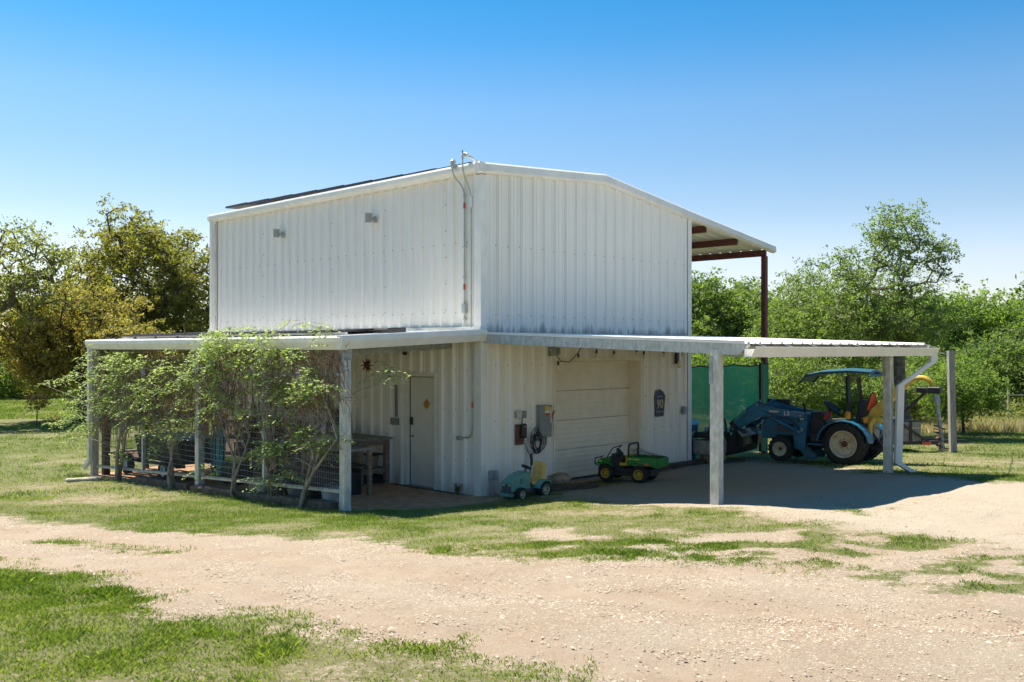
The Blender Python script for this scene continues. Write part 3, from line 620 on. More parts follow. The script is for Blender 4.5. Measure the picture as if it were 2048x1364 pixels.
conduit([(-.20,.26,6.0),(-.20,.26,5.72),(-.06,.19,5.35),(-.06,.19,2.96)], .012, 'grey conduit with a weatherhead standing above the roof corner',
        [('weatherhead', MB().tube([(-.20,.26,5.95),(-.20,.26,5.99),(-.19,.22,6.03),(-.18,.16,6.01)],[.02,.03,.045,.035],8), 'conduit'), ('service_cable', MB().tube([(-.19,.2,6.01),(-.05,.18,5.98),(.08,.2,5.93),(.3,.4,5.87)],.022,6), 'conduit'),
         ('spike', MB().tube([(-.20,.25,6.03),(-.20,.27,6.10)],.012,5), 'rust'), ('coupling', MB().lathe([(.024,5.1),(.024,5.3)],(-.06,.19,0),'z',8), 'white')])
conduit([(-.05,.17,2.72),(-.05,.17,1.25),(-.05,.2,1.03),(-.05,.5,.99)], .014, 'thin conduit on the shaded wall curving away from the corner', [('red_tag', MB().lathe([(.017,1.55),(.017,1.65)],(-.05,.17,0),'z',8), 'rstick'), ('end_box', MB().bbox(-.09,-.03,.44,.56,.96,1.03,.008), 'galv_d')])
# ================================================================ left lean-to
LW, LL = 2.92, 9.66
lt = thing('lean_to', 'low white lean-to roof on galvanised posts along the left wall', 'porch', F(0, 0), T)
def lz(x): return 2.76+(x+LW)/LW*.15     # top of the lean-to sheet
pn = 0; y = -.02
while y < LL-.05:
    v = min(y+.915, LL); mb = MB(); ys = []
    k = int(y/PIT)
    for i in range(k-1, k+5):
        c0 = i*PIT+.1; ys += [(c0-.04, 0), (c0-.018, .03), (c0+.018, .03), (c0+.04, 0)]
    ys = [(y, 0)]+[p for p in ys if y+.001 < p[0] < v-.001]+[(v, 0)]; m_ = len(ys)
    vs = [(x, yy, lz(x)+d+.001*(pn % 2)) for x in (-LW, -.04) for yy, d in ys]; mb.add(vs, [(i, i+1, i+1+m_, i+m_) for i in range(m_-1)])
    part('roof_panel', mb, M['roof'], lt); y = v; pn += 1
gp = [(0,.03),(.13,.03),(.15,.0),(.15,-.065),(.09,-.185),(0,-.185)]
part('gutter', MB().sweep([(-LW,LL+.05,2.765),(-LW,-.1,2.765)], [(a, b) for a, b in gp]), M['trim'], lt)
part('end_trim', MB().sweep([(-LW-.145,-.02,2.765),(-.0,-.02,2.915)], [(a*.95, b+.002) for a, b in gp]), M['trim'], lt)
part('end_trim', MB().sweep([(-.05,LL+.0,2.915),(-LW-.1,LL+.0,2.765)], [(a*.6, b-.002) for a, b in gp]), M['trim'], lt)
for y in (1.7, 3.2, 4.8, 6.4, 8.0): part('gutter_joint', MB().sweep([(-LW,y+.02,2.765),(-LW,y-.02,2.765)], [(0,.033),(.132,.033),(.154,.0),(.154,-.067),(.092,-.189),(0,-.189)]), M['trim'], lt)
for x in (-2.75, -1.5, -.2): part('purlin', MB().box(x-.03,x+.03,.05,LL-.05,lz(x)-.16,lz(x)-.012), M['galv_d'], lt)
for y in (.75, 4.69, 9.6): part('rafter', MB().beam((-2.8,y,lz(-2.8)-.24),(-.05,y,lz(0)-.24),.06,.14), M['galv_d'], lt)
PX = -2.88
for i, (y, gz) in enumerate(((.0, .08), (4.69, -.08), (9.62, -.26))):
    p = MB().bbox(PX-.068,PX+.068,y-.068+.02,y+.068+.02,gz-.2,2.60,.008); po = part('post', p, M['galv'], lt)
    if i == 0: part('post_cap', MB().box(PX-.075,PX+.075,y-.055,y+.095,2.42,2.59), M['galv_d'], po)
part('corner_post', MB().box(PX+.10,PX+.24,LL-.30,LL-.16,-.5,2.6), M['woodd'], lt, label='dark wooden post just inside the far corner post')
part('lower_downspout', MB().sweep([(PX-.12,LL-.05,2.6),(PX-.12,LL-.05,.1),(PX-.12,LL+.22,-.1)], [(-.05,-.04),(.05,-.04),(.05,.04),(-.05,.04)], up=(1,0,0)), M['trim'], lt, label='white downspout with kick-out at the far corner')
# solar panels on the lean-to
ar2 = thing('solar_array', 'low flat row of solar panels on rails over the lean-to roof', 'solar panels', F(-2.42, 1.15, 2.84), T)
for i in range(8):
    y = i*1.02; x = 1.66; pm = MB(); pm.prism([(0,0.03),(x,.10),(x,.135),(0,.065)], y, y+1.005, 'y'); pf = part('solar_panel', pm, M['pframe'], ar2)
    part('cell_sheet', MB().prism([(.02,.0668),(x-.02,.1352),(x-.02,.139),(.02,.0705)], y+.02, y+.985, 'y'), M['panel'], pf)
for xx in (.12, 1.4): part('mounting_rail', MB().box(xx-.02,xx+.02,-.35,8.3,-.01+xx*.04,.025+xx*.04), M['alu'], ar2)
part('wire_box', MB().bbox(.9,1.3,-.45,-.05,.03,.10,.01), M['black'], ar2)
for i in range(9): part('rail_foot', MB().prism([(.0,-.05),(.06,-.05),(.05,.0),(.02,.02),(.0,.0)], i*.98+.1, i*.98+.15, 'y').move((-.22,0,0)), M['black'], ar2)
# wire trellis fence between the posts
tr = thing('trellis_fence', 'galvanised trellis frame filled with welded wire mesh under the lean-to gutter', 'fence', F(PX, 0), T)
def rz(y): return .38-(y/9.6)*.42
bays = [(.09, 2.36), (2.42, 4.60), (4.79, 7.1), (7.16, 9.5)]
for i, (y0, y1) in enumerate(bays):
    part('bottom_rail', MB().beam((0,y0,rz(y0)),(0,y1,rz(y1)),.045,.055), M['galv'], tr); part('top_rail', MB().beam((0,y0,2.2),(0,y1,2.18),.045,.05), M['galv'], tr)
    mb = MB(); w = .003
    yy = y0+.03
    while yy < y1:
        mb.add([(-.03-w,yy-w,rz(yy)),(-.03+w,yy-w,rz(yy)),(-.03,yy+w,rz(yy)),(-.03-w,yy-w,2.18),(-.03+w,yy-w,2.18),(-.03,yy+w,2.18)], [(0,1,4,3),(1,2,5,4),(2,0,3,5)]); yy += .051
    z = .45-(.42*(y0)/9.6)
    while z < 2.17:
        w = .003; d0 = (rz(y0)-.38)*.0; mb.add([(-.033-w,y0,z-w),(-.033+w,y0,z-w),(-.033,y0,z+w),(-.033-w,y1,z-w),(-.033+w,y1,z-w),(-.033,y1,z+w)], [(0,1,4,3),(1,2,5,4),(2,0,3,5)]); z += .1
    part('wire_mesh', mb, M['wire'], tr, kind='stuff')
for y in (2.39, 7.13): part('mid_post', MB().box(-.03,.03,y-.03,y+.03,rz(y)-.05,2.22), M['galv'], tr)
ef = thing('end_fence', 'rails and wire mesh closing the far end of the lean-to', 'fence', F(PX, LL-.05), T)
part('rail', MB().beam((.2,0,.22),(2.8,0,.25),.05,.06), M['galv_d'], ef); part('rail', MB().beam((.2,0,1.15),(2.8,0,1.15),.05,.05), M['galv_d'], ef)
for x in (1.2, 2.7): part('stake', MB().box(x-.04,x+.04,-.04,.04,-.4,2.3), M['woodd'], ef)
mb = MB()
for i in range(50): x = .2+i*.052; mb.beam((x,0,.2),(x,0,2.1),.004,.004)
for i in range(18): z = .25+i*.105; mb.beam((.2,0,z),(2.8,0,z),.004,.004)
part('wire_mesh', mb, M['wire'], ef, kind='stuff')
# timbers edging the bed under the fence
for k, (y0, y1, lb) in enumerate(((.25, 2.5, 'weathered edging timber on the ground beneath the near half of the trellis'), (2.6, 4.7, 'weathered edging timber on the ground beside the middle trellis post'), (5.0, 7.2, 'old edging timber on the ground beneath the far half of the trellis'))):
    p0 = F(PX-.05, y0); p1 = F(PX-.12, y1); z0 = g1(p0[0], p0[1]); z1 = g1(p1[0], p1[1])
    mb = MB(); rr = random.Random(k); n_ = 7
    pth = [Vector((p0[0]+(p1[0]-p0[0])*i/n_, p0[1]+(p1[1]-p0[1])*i/n_, z0+(z1-z0)*i/n_+.05)) for i in range(n_+1)]
    mb.sweep(pth, [(-.08,-.1),(.08,-.1),(.085,.05),(.06,.075),(-.07,.07),(-.085,.04)])
    mb.v = [(v[0]+rr.uniform(-.008,.008), v[1]+rr.uniform(-.008,.008), v[2]+rr.uniform(-.01,.01)) for v in mb.v]
    single('edging_timber', mb, M['mulch'], lb, 'timber', group='timbers under the trellis')
# pale kerb stone at the far left corner
p = at(168, 962); mb = MB(); mb.bbox(-.35,.35,-.09,.09,-.05,.06,.02).rot(R(28)); single('kerb_stone', mb, M['limestone'], 'pale flat stone lying in the grass at the far left corner post', 'stone', (p[0], p[1], g1(*p)+.01))
# ================================================================ right carport canopy
cp = thing('carport', 'low white metal carport roof on galvanised posts in front of the garage door', 'carport', F(0, 0), T)
CD = 5.25
def cz(y): return 2.86+(y/CD)*.19        # y runs 0 .. -CD
x = 0.; pn = 0
while x < BW-.02:
    v = min(x+.915, BW+.02); mb = MB(); xs = []; k = int(x/PIT)
    for i in range(k-1, k+5):
        c0 = i*PIT+.1; xs += [(c0-.04, 0), (c0-.018, .032), (c0+.018, .032), (c0+.04, 0)]
    xs = [(x, 0)]+[p for p in xs if x+.001 < p[0] < v-.001]+[(v, 0)]; m_ = len(xs); vs = []
    for yy, th in ((-.05, 0), (-CD-.03, 0), (-CD-.03, -.004), (-.05, -.004)):
        vs += [(xx, yy, cz(yy)+d+th+.001*(pn % 2)) for xx, d in xs]
    mb.add(vs, [(i+k_*m_, i+1+k_*m_, i+1+((k_+1) % 4)*m_, i+((k_+1) % 4)*m_) for k_ in range(4) for i in range(m_-1)])
    part('roof_panel', mb, M['roof'], cp); x = v; pn += 1
for x in (.045, BW-.05):
    part('edge_beam', MB().prism([(-.06, cz(-.06)-.012),(-.06, cz(-.06)-.165),(-CD+.06, cz(-CD)-.16),(-CD-.06, cz(-CD)-.03),(-CD-.06, cz(-CD)-.012)], x-.045, x+.045, 'x'), M['galv'], cp)
part('edge_flashing', MB().prism([(-.04, cz(-.04)-.008),(-.04, cz(-.04)+.036),(-CD-.03, cz(-CD)+.036),(-CD-.03, cz(-CD)-.008)], -.012, -.0, 'x'), M['roof'], cp)
for y in (-4.79,): part('header_beam', MB().box(.1,BW-.1,y-.05,y+.05,cz(y)-.2,cz(y)-.05), M['galv_d'], cp)
for y in (-1.0, -2.2, -3.4): part('purlin', MB().box(.095,BW-.1,y-.03,y+.03,cz(y)-.12,cz(y)-.012), M['galv_d'], cp)
for i, (x, gz) in enumerate(((.06, .40), (5.76, .31))):
    p = part('post', MB().bbox(x-.07,x+.07,-4.79-.07,-4.79+.07,gz-.3,2.62 if i else 2.60,.008), M['galv'], cp, label='galvanised carport post '+('at the far end of the gutter' if i else 'nearest the camera'))
    part('post_cleat', MB().box(x-.078,x+.078,-4.79+.02,-4.79+.078,2.1,2.5), M['galv_d'], p)
gy0 = -CD-.14
gt = part('gutter', MB().sweep([(-.02,-CD-.03,2.545),(BW+.06,-CD-.03,2.53)], [(0,.05),(0,-.065),(.12,-.065),(.185,.075),(.18,.08),(.115,-.055),(.01,-.055),(.01,.05)]), M['trim'], cp)
for i in range(9): x = .25+i*.74; part('gutter_strap', MB().beam((x,-CD-.02,2.68),(x+.02,-CD-.21,2.625),.022,.008), M['alu'], cp)
part('downspout', MB().sweep([(BW-.02,-CD-.12,2.5),(BW-.02,-CD-.12,2.36),(5.86,-4.97,1.92),(5.84,-4.94,.62),(5.84,-4.94,.50),(6.0,-5.14,.34)], [(-.055,-.06),(.055,-.06),(.055,.06),(-.055,.06)], up=(.7,-.7,.05)), M['trim'], cp)
# string of lights
sl = thing('string_lights', 'black cable of hanging light bulbs along the wall and carport edge', 'lights', F(0, 0), T)
path = [(1.88,-.07,2.52),(2.0,-.09,2.36),(2.25,-.1,2.34),(2.5,-.1,2.52),(2.6,-.1,2.63)]
for i in range(1, 9): path += [(2.6+i*.45, -.1, 2.60 if i % 2 else 2.635)]
for i in range(1, 13): path += [(6.28, -.1-i*.38, 2.56 if i % 2 else 2.60)]
part('cable', MB().tube(path, .009, 5), M['blackp'], sl)
bulb = None
for (x, y, z) in [(1.93,-.09,2.36),(2.5,-.1,2.5),(3.05,-.1,2.58),(3.6,-.1,2.56),(4.35,-.1,2.6),(4.6,-.1,2.55),(5.3,-.1,2.58),(6.0,-.1,2.58)]+[(6.28,-.5-i*.36,2.57) for i in range(11)]:
    s = part('socket', MB().lathe([(.014,0),(.02,-.02),(.022,-.07),(.018,-.075)], (x,y,z), 'z', 8), M['blackp'], sl)
    part('bulb', MB().lathe([(.014,-.075),(.028,-.105),(.033,-.13),(.026,-.155),(0,-.165)], (x,y,z), 'z', 8), M['glass'], s, smooth=True)
# ---------------------------------------------------------------- things fixed to the walls
def wthing(name, label, cat, b, a, z=0, side='front', group=None): return thing(name, label, cat, F(b, a, z), T, group)
t = wthing('junction_box', 'small grey outlet box low on the wall by the corner, above a pipe', 'box', .20, -.04, -.14); part('box', MB().bbox(-.07,.07,-.10,0,.42,.58,.008), M['galv_d'], t); part('cover', MB().bbox(.01,.06,-.125,-.10,.45,.55,.005), M['galv'], t); part('pipe', MB().tube([(0,-.05,.42),(0,-.05,-.1)],.025,8), M['conduit'], t)
t = wthing('junction_box', 'grey double outlet box above the brown board', 'box', .93, -.04, 1.40); t.scale = (.72,)*3; part('box', MB().bbox(-.14,.03,-.07,0,-.10,.09,.006), M['galv'], t); part('cover', MB().bbox(.035,.17,-.09,0,-.10,.08,.006), M['graym'], t); part('pipe', MB().tube([(.05,-.05,-.1),(.03,-.05,-.27)],.014,6), M['blackp'], t)
t = wthing('mounting_board', 'reddish brown board fixed to the ribbed wall', 'board', .93, -.035, .88); t.scale = (.8,)*3
part('board', MB().bbox(-.13,.12,-.025,0,-.05,.42,.004), M['board'], t)
t = wthing('vehicle_charger', 'black wall charger hanging on the brown board', 'charger', .98, -.058, .96); t.scale = (.74,)*3
part('body', MB().bbox(-.085,.085,-.11,0,0,.36,.03), M['blackp'], t); part('badge', MB().box(-.02,.02,-.1115,-.1095,.27,.31), M['galv_d'], t)
hp = [(0,-.06,0),(.03,-.06,-.12),(.12,-.07,-.32),(.22,-.08,-.42),(.33,-.08,-.34),(.33,-.08,-.1),(.45,-.08,.15),(.6,-.09,.22),(.75,-.09,.1),(.78,-.09,-.1),(.7,-.09,-.28),(.5,-.09,-.36),(.3,-.09,-.25),(.22,-.09,0.0),(.28,-.1,.18),(.42,-.1,.25),(.5,-.1,.1),(.42,-.1,-.05),(.32,-.1,.05),(.38,-.1,.22)]
def smooth_path(pts, k=5):
    P_ = [Vector(p) for p in pts]; out = []
    for i in range(len(P_)-1):
        p0, p1, p2, p3 = P_[max(i-1,0)], P_[i], P_[i+1], P_[min(i+2,len(P_)-1)]
        for j in range(k):
            t_ = j/k; out.append(.5*((2*p1)+(-p0+p2)*t_+(2*p0-5*p1+4*p2-p3)*t_*t_+(-p0+3*p1-3*p2+p3)*t_**3))
    out.append(P_[-1]); return out
cb = part('cable', MB().tube(smooth_path(hp), .010, 6), M['blackp'], t)
part('plug_handle', MB().tube([(.22,-.08,-.40),(.24,-.10,-.58),(.22,-.10,-.68)],[.03,.035,.03],8).tube([(.22,-.10,-.66),(.17,-.1,-.95),(.1,-.08,-1.0)],.014,6), M['blackp'], t)
t = wthing('disconnect_box', 'tall grey electrical disconnect box with yellow and red warning stickers', 'electrical box', 1.53, -.035, .95); t.scale = (.74,)*3
part('enclosure', MB().bbox(-.22,.22,-.16,0,0,.80,.012), M['graym'], t); part('warning_sticker', MB().box(-.05,.13,-.1635,-.1602,.66,.78), M['ystick'], t); part('white_sticker', MB().box(-.05,.13,-.1637,-.1602,.605,.655), M['white'], t); part('red_sticker', MB().box(-.04,.11,-.164,-.1603,.54,.60), M['rstick'], t)
part('latch_plate', MB().box(.145,.19,-.166,-.16,.35,.74), M['galv'], t); part('lever', MB().beam((.24,-.12,.50),(.33,-.14,.64),.03,.03).box(.22,.26,-.14,-.05,.44,.54), M['red'], t); part('conduit_stub', MB().tube([(.1,-.06,0),(.1,-.06,-.22)],.03,8), M['galv'], t)
t = wthing('outlet_box', 'small grey weatherproof outlet beside the red lever', 'box', 1.76, -.035, 1.22); t.scale = (.7,)*3; part('cover', MB().bbox(-.06,.06,-.09,0,0,.17,.01), M['galv_d'], t)
t = wthing('coiled_strap', 'loops of black cable hung on a bracket under the grey disconnect box', 'cable', 1.30, -.12, .88); t.scale = (.9,)*3
for k in range(6):
    rr = random.Random(k); cx_ = rr.uniform(-.06,.03); cz_ = rr.uniform(-.10,.0); rx = rr.uniform(.10,.16); rz_ = rr.uniform(.14,.22)
    part('loop', MB().tube([(cx_+rx*math.cos(q*.3927+.2), -.01*k-.005*math.sin(q), cz_+rz_*math.sin(q*.3927+.2)) for q in range(17)], .011, 5, False), M['blackp'], t)
part('hook', MB().bbox(-.03,.05,-.02,.06,.0,.10,.005), M['greenbox'], t)
t = wthing('junction_box', 'grey box under the carport roof where the string lights begin', 'box', 1.80, -.035, 2.46); part('box', MB().bbox(-.08,.07,-.08,0,0,.15,.006), M['galv_d'], t); part('cover', MB().bbox(.08,.15,-.10,0,.02,.15,.006), M['graym'], t)
t = wthing('outlet_box', 'small dark outlet cover on the wall by the far corner trim', 'box', 6.12, -.035, 1.15); part('cover', MB().bbox(-.06,.06,-.05,0,0,.17,.006), M['galv_d'], t)
t = wthing('wall_light', 'dark lantern under the carport roof near the far wall corner', 'lamp', 5.85, -.035, 2.25); part('bracket', MB().bbox(-.05,.05,-.05,0,.02,.25,.006), M['blackp'], t); part('lens', MB().lathe([(.03,-.12),(.045,-.1),(.045,0),(.03,.02)], (0,-.09,.05), 'z', 10), M['glass'], t)
# pentagon county route sign
sg = wthing('route_sign', 'worn blue pentagon route shield sign with the number 90', 'sign', 5.22, -.045, 1.13); sg.scale = (.68,)*3
pent = [(-.21,.02),(.21,.02),(.30,.66),(.20,.79),(0,.88),(-.20,.79),(-.30,.66)]
pent = [(x*.98, z) for x, z in pent]
part('plate', MB().prism([(x, z) for x, z in pent], -.02, 0, 'y'), M['signb'], sg)
inner = [(x*.90, .45+(z-.45)*.93) for x, z in pent]; outl = MB()
for i in range(len(inner)):
    p, q = inner[i], inner[(i+1) % len(inner)]; outl.beam((p[0],-.0215,p[1]),(q[0],-.0215,q[1]),.004,.012,up=(0,1,0))
part('border', outl, M['signy'], sg)
def text_mesh(s, size, ext=.003, bold=0.):
    cu = bpy.data.curves.new('txt', 'FONT'); cu.body = s; cu.size = size; cu.extrude = ext; cu.offset = bold; cu.align_x = 'CENTER'; cu.resolution_u = 3
    ob = bpy.data.objects.new('txt', cu); COL.objects.link(ob); bpy.context.view_layer.update()
    me = bpy.data.meshes.new_from_object(ob.evaluated_get(bpy.context.evaluated_depsgraph_get())); bpy.data.objects.remove(ob); me.materials.clear(); return me
def text_part(s, size, m, parent, loc, rot, sx=1., bold=0.):
    me = text_mesh(s, size, .003, bold); me.name = 'lettering'; me.materials.append(m); o = bpy.data.objects.new('lettering', me); COL.objects.link(o); o.parent = parent; o.location = loc; o.rotation_euler = rot; o.scale = (sx, 1, 1); return o
text_part('90', .40, M['signy'], sg, (0,-.024,.28), (R(90),0,0), .88, .006); text_part('COUNTY', .10, M['signy'], sg, (0,-.024,.13), (R(90),0,0), .85)
mk = MB(); rr = random.Random(4)
for i in range(7): mk.box(-.15+i*.046,-.15+i*.046+.018,-.024,-.0205,.62+rr.uniform(-.005,.008),.675+rr.uniform(-.01,.01))
part('worn_marks', mk, M['signy'], sg)
# things on the left (shaded) wall
t = thing('wall_outlet', 'grey electric outlet box left of the side door', 'box', F(-.035, 2.37, 1.13), T); part('cover', MB().bbox(-.05,0,-.13,.11,0,.13,.006), M['graym'], t)
t = thing('thermometer', 'long narrow dotted metal strip hung on the wall beside the door', 'thermometer', F(-.035, 2.33, 1.28), T); part('strip', MB().bbox(-.02,0,-.045,.045,0,.62,.004), M['graym'], t)
mb = MB(); rr = random.Random(8)
for i in range(26): z = .04+i*.022; y = rr.uniform(-.025,.025); mb.box(-.0235,-.0205,y-.006,y+.006,z-.004,z+.004)
part('dots', mb, M['black'], t, kind='stuff')
t = thing('pendant_lamp', 'small black lamp on a short rod above the side door', 'lamp', F(-.06, 2.06, 2.52), T); part('rod', MB().tube([(0,0,.06),(0,0,.24)],.008,6), M['black'], t); part('globe', MB().lathe([(0,-.05),(.035,-.04),(.05,0),(.035,.05),(.012,.065)],(0,0,0),'z',12), M['black'], t, smooth=True)
t = thing('sun_plaque', 'small rusty gold sun-shaped plaque on the side door', 'ornament', F(.083, 1.58, 1.55), T)
mb = MB(); mb.lathe([(0,-.018),(.05,-.015),(.06,0)],(0,0,0),'x',14)
for k in range(12):
    a = k*math.pi/6; c_, s_ = math.cos(a), math.sin(a); r1 = .125 if k % 3 == 0 else .095; mb.add([(-.008,.055*c_-.02*s_,.055*s_+.02*c_),(-.008,.055*c_+.02*s_,.055*s_-.02*c_),(-.004,r1*c_,r1*s_),(0,.05*c_,.05*s_)],[(0,1,2),(0,2,3),(1,3,2)])
part('sun', mb, M['gold'], t)
t = thing('star_ornament', 'brown many-pointed metal star hanging in front of the ribbed wall', 'ornament', F(-.62, 2.5, 2.28), T)
mb = MB()
for k in range(14):
    rr = random.Random(k+20); d = Vector((rr.uniform(-1,1), rr.uniform(-1,1), rr.uniform(-1,1))).normalized()
    if k < 8: d = Vector((math.sin(k*math.pi/4)*-.5, math.sin(k*math.pi/4)*.87, math.cos(k*math.pi/4))).normalized()
    o1 = d.orthogonal().normalized()*.035; o2 = d.cross(o1); mb.add([o1,o2,-o1,-o2,d*.15],[(0,1,4),(1,2,4),(2,3,4),(3,0,4)])
part('spikes', mb, M['rust'], t); part('hanger', MB().tube([(0,0,.14),(0,0,.36)],.003,4), M['black'], t)
# ================================================================ wheels, tractor
def wheel(parent, c, r, w, rim_r, tm, rm, lugs=20, dish=.35, side=1, name='wheel', hub=None, bolts=5, spokes=0):
    """wheel lying in the x-z plane; side = +1 when the outer face looks to +y"""
    rt = r*.94
    prof = [(rim_r,-w*.42),(rim_r*1.08,-w*.47),(rt*.86,-w*.5),(rt*.97,-w*.44),(rt,-w*.3),(rt,w*.3),(rt*.97,w*.44),(rt*.86,w*.5),(rim_r*1.08,w*.47),(rim_r,w*.42),(rim_r,-w*.42)]
    mb = MB(); mb.lathe(prof, (0,0,0), 'y', 28)
    mb.f = [f for f in mb.f if len(f) == 4]
    for k in range(lugs):
        for sgn in (-1, 1):
            a = 2*math.pi*(k+(.5 if sgn > 0 else 0))/lugs; da = 2*math.pi/lugs*.55; ww = 2*math.pi/lugs*.20
            ps = []
            for (y, ang) in ((sgn*w*.02, a-da*.5), (sgn*w*.49, a+da*.5)):
                for rr, o_ in ((rt*.98 if abs(y) < w*.3 else rt*.93, -ww), (rt*.98 if abs(y) < w*.3 else rt*.93, ww), (r if abs(y) < w*.3 else r*.955, ww*.8), (r if abs(y) < w*.3 else r*.955, -ww*.8)):
                    ps.append((rr*math.cos(ang+o_), y, rr*math.sin(ang+o_)))
            mb.add(ps, [(0,1,2,3),(7,6,5,4),(0,4,5,1),(1,5,6,2),(2,6,7,3),(3,7,4,0)])
    t = part(name, mb, tm, parent, smooth=True); t.location = c
    s = side; rp = [(rim_r*1.0,w*.43*s),(rim_r*1.04,w*.46*s),(rim_r*1.04,w*.48*s),(rim_r*.96,w*.47*s),(rim_r*.93,w*.36*s),(rim_r*.86,w*.10*s*dish/.35),(rim_r*.45,w*.08*s*dish/.35),(rim_r*.40,w*.16*s),(rim_r*.28,w*.17*s),(0,w*.17*s)]
    rim = MB().lathe(rp, (0,0,0), 'y', 24, cap0=False); part('rim', rim, rm, t, smooth=True)
    if hub:
        h = MB().lathe([(rim_r*.24,w*.15*s),(rim_r*.24,w*.24*s),(rim_r*.18,w*.27*s),(0,w*.27*s)], (0,0,0), 'y', 12)
        for k in range(bolts): a = 2*math.pi*k/bolts+.3; h.lathe([(rim_r*.045,w*.1*s),(rim_r*.045,w*.22*s),(0,w*.22*s)], (rim_r*.36*math.cos(a),0,rim_r*.36*math.sin(a)), 'y', 6)
        part('hub', h, hub, t)
    if spokes:
        h = MB()
        for k in range(spokes):
            a = 2*math.pi*k/spokes; h.lathe([(rim_r*.13,w*.1*s),(rim_r*.13,w*.30*s),(0,w*.30*s)], (rim_r*.66*math.cos(a),0,rim_r*.66*math.sin(a)), 'y', 8)
        part('spoke_holes', h, M['black'], t)
    return t
tx, ty = 7.38, 20.74; TG = .12
trc = thing('tractor', 'blue compact tractor with front loader and canopy, cream wheels, parked on gravel', 'tractor', (tx, ty, TG), math.atan2(.6, -.8)); trc.scale = (.92,)*3
for s in (1, -1):
    wheel(trc, (0, .62*s, .51), .515, .36, .30, M['rubber'], M['cream'], 20, side=s, name='rear_wheel', hub=M['rust'])
    wheel(trc, (1.55, .56*s, .30), .305, .22, .165, M['rubber'], M['cream'], 18, side=s, name='front_wheel', hub=M['rust'])
part('rear_axle', MB().lathe([(.11,-.5),(.11,.5)],(0,0,.51),'y',12), M['black'], trc); part('front_axle', MB().beam((1.55,-.45,.30),(1.55,.45,.30),.1,.09), M['black'], trc)
part('chassis', MB().bbox(-.3,.95,-.20,.20,.32,.80,.03).bbox(.9,1.95,-.17,.17,.36,.62,.03), M['black'], trc)
hd = MB().prism([(.95,.60),(.95,1.13),(1.25,1.13),(1.75,1.08),(2.08,.98),(2.16,.84),(2.16,.50),(1.9,.50),(1.75,.60)], -.24, .24, 'y'); part('hood', hd, M['tblue'], trc)
part('hood_top', MB().prism([(.93,1.12),(1.25,1.155),(1.75,1.105),(2.05,1.01),(2.05,.96),(.93,1.07)], -.19, .19, 'y'), M['tblue'], trc)
part('side_grille', MB().box(1.35,1.75,-.245,.245,.70,.86), M['black'], trc); part('front_grille', MB().bbox(2.15,2.18,-.18,.18,.55,.88,.008), M['black'], trc)
part('headlight', MB().box(2.16,2.185,.08,.20,.82,.93), M['white'], trc); part('headlight', MB().box(2.16,2.185,-.20,-.08,.82,.93), M['white'], trc)
part('dashboard', MB().prism([(.55,.70),(.60,1.12),(.72,1.20),(.95,1.16),(.98,.60)], -.23, .23, 'y'), M['blackp'], trc); part('side_shroud', MB().lathe([(0,-.27),(.22,-.26),(.24,-.2),(.24,.2),(.22,.26),(0,.27)],(.82,0,.84),'y',16), M['blackp'], trc, smooth=True)
part('steering_wheel', MB().lathe([(.22+.024*math.cos(a), .024*math.sin(a)) for a in [i*math.pi/4 for i in range(9)]],(0,0,0),'z',20).tube([(-.19,0,0),(.19,0,0)],.014,5).tube([(0,0,0),(0,0,-.22)],.025,6).rot(R(-38),'Y').move((.50,0,1.30)), M['blackp'], trc, smooth=True)
part('muffler', MB().tube([(1.15,.05,1.12),(1.15,.05,1.32),(1.2,.05,1.36)],.035,8), M['black'], trc)
part('seat', MB().bbox(-.12,.33,-.23,.23,.86,.98,.03).prism([(-.18,.92),(-.08,.92),(-.14,1.34),(-.24,1.34)],-.21,.21,'y'), M['blackp'], trc)
part('red_lever_guard', MB().prism([(.52,1.02),(.64,1.02),(.55,1.20),(.44,1.20)],.22,.30,'y'), M['red'], trc); part('foot_step', MB().bbox(.42,.95,-.48,.48,.42,.46,.01), M['tblue'], trc)
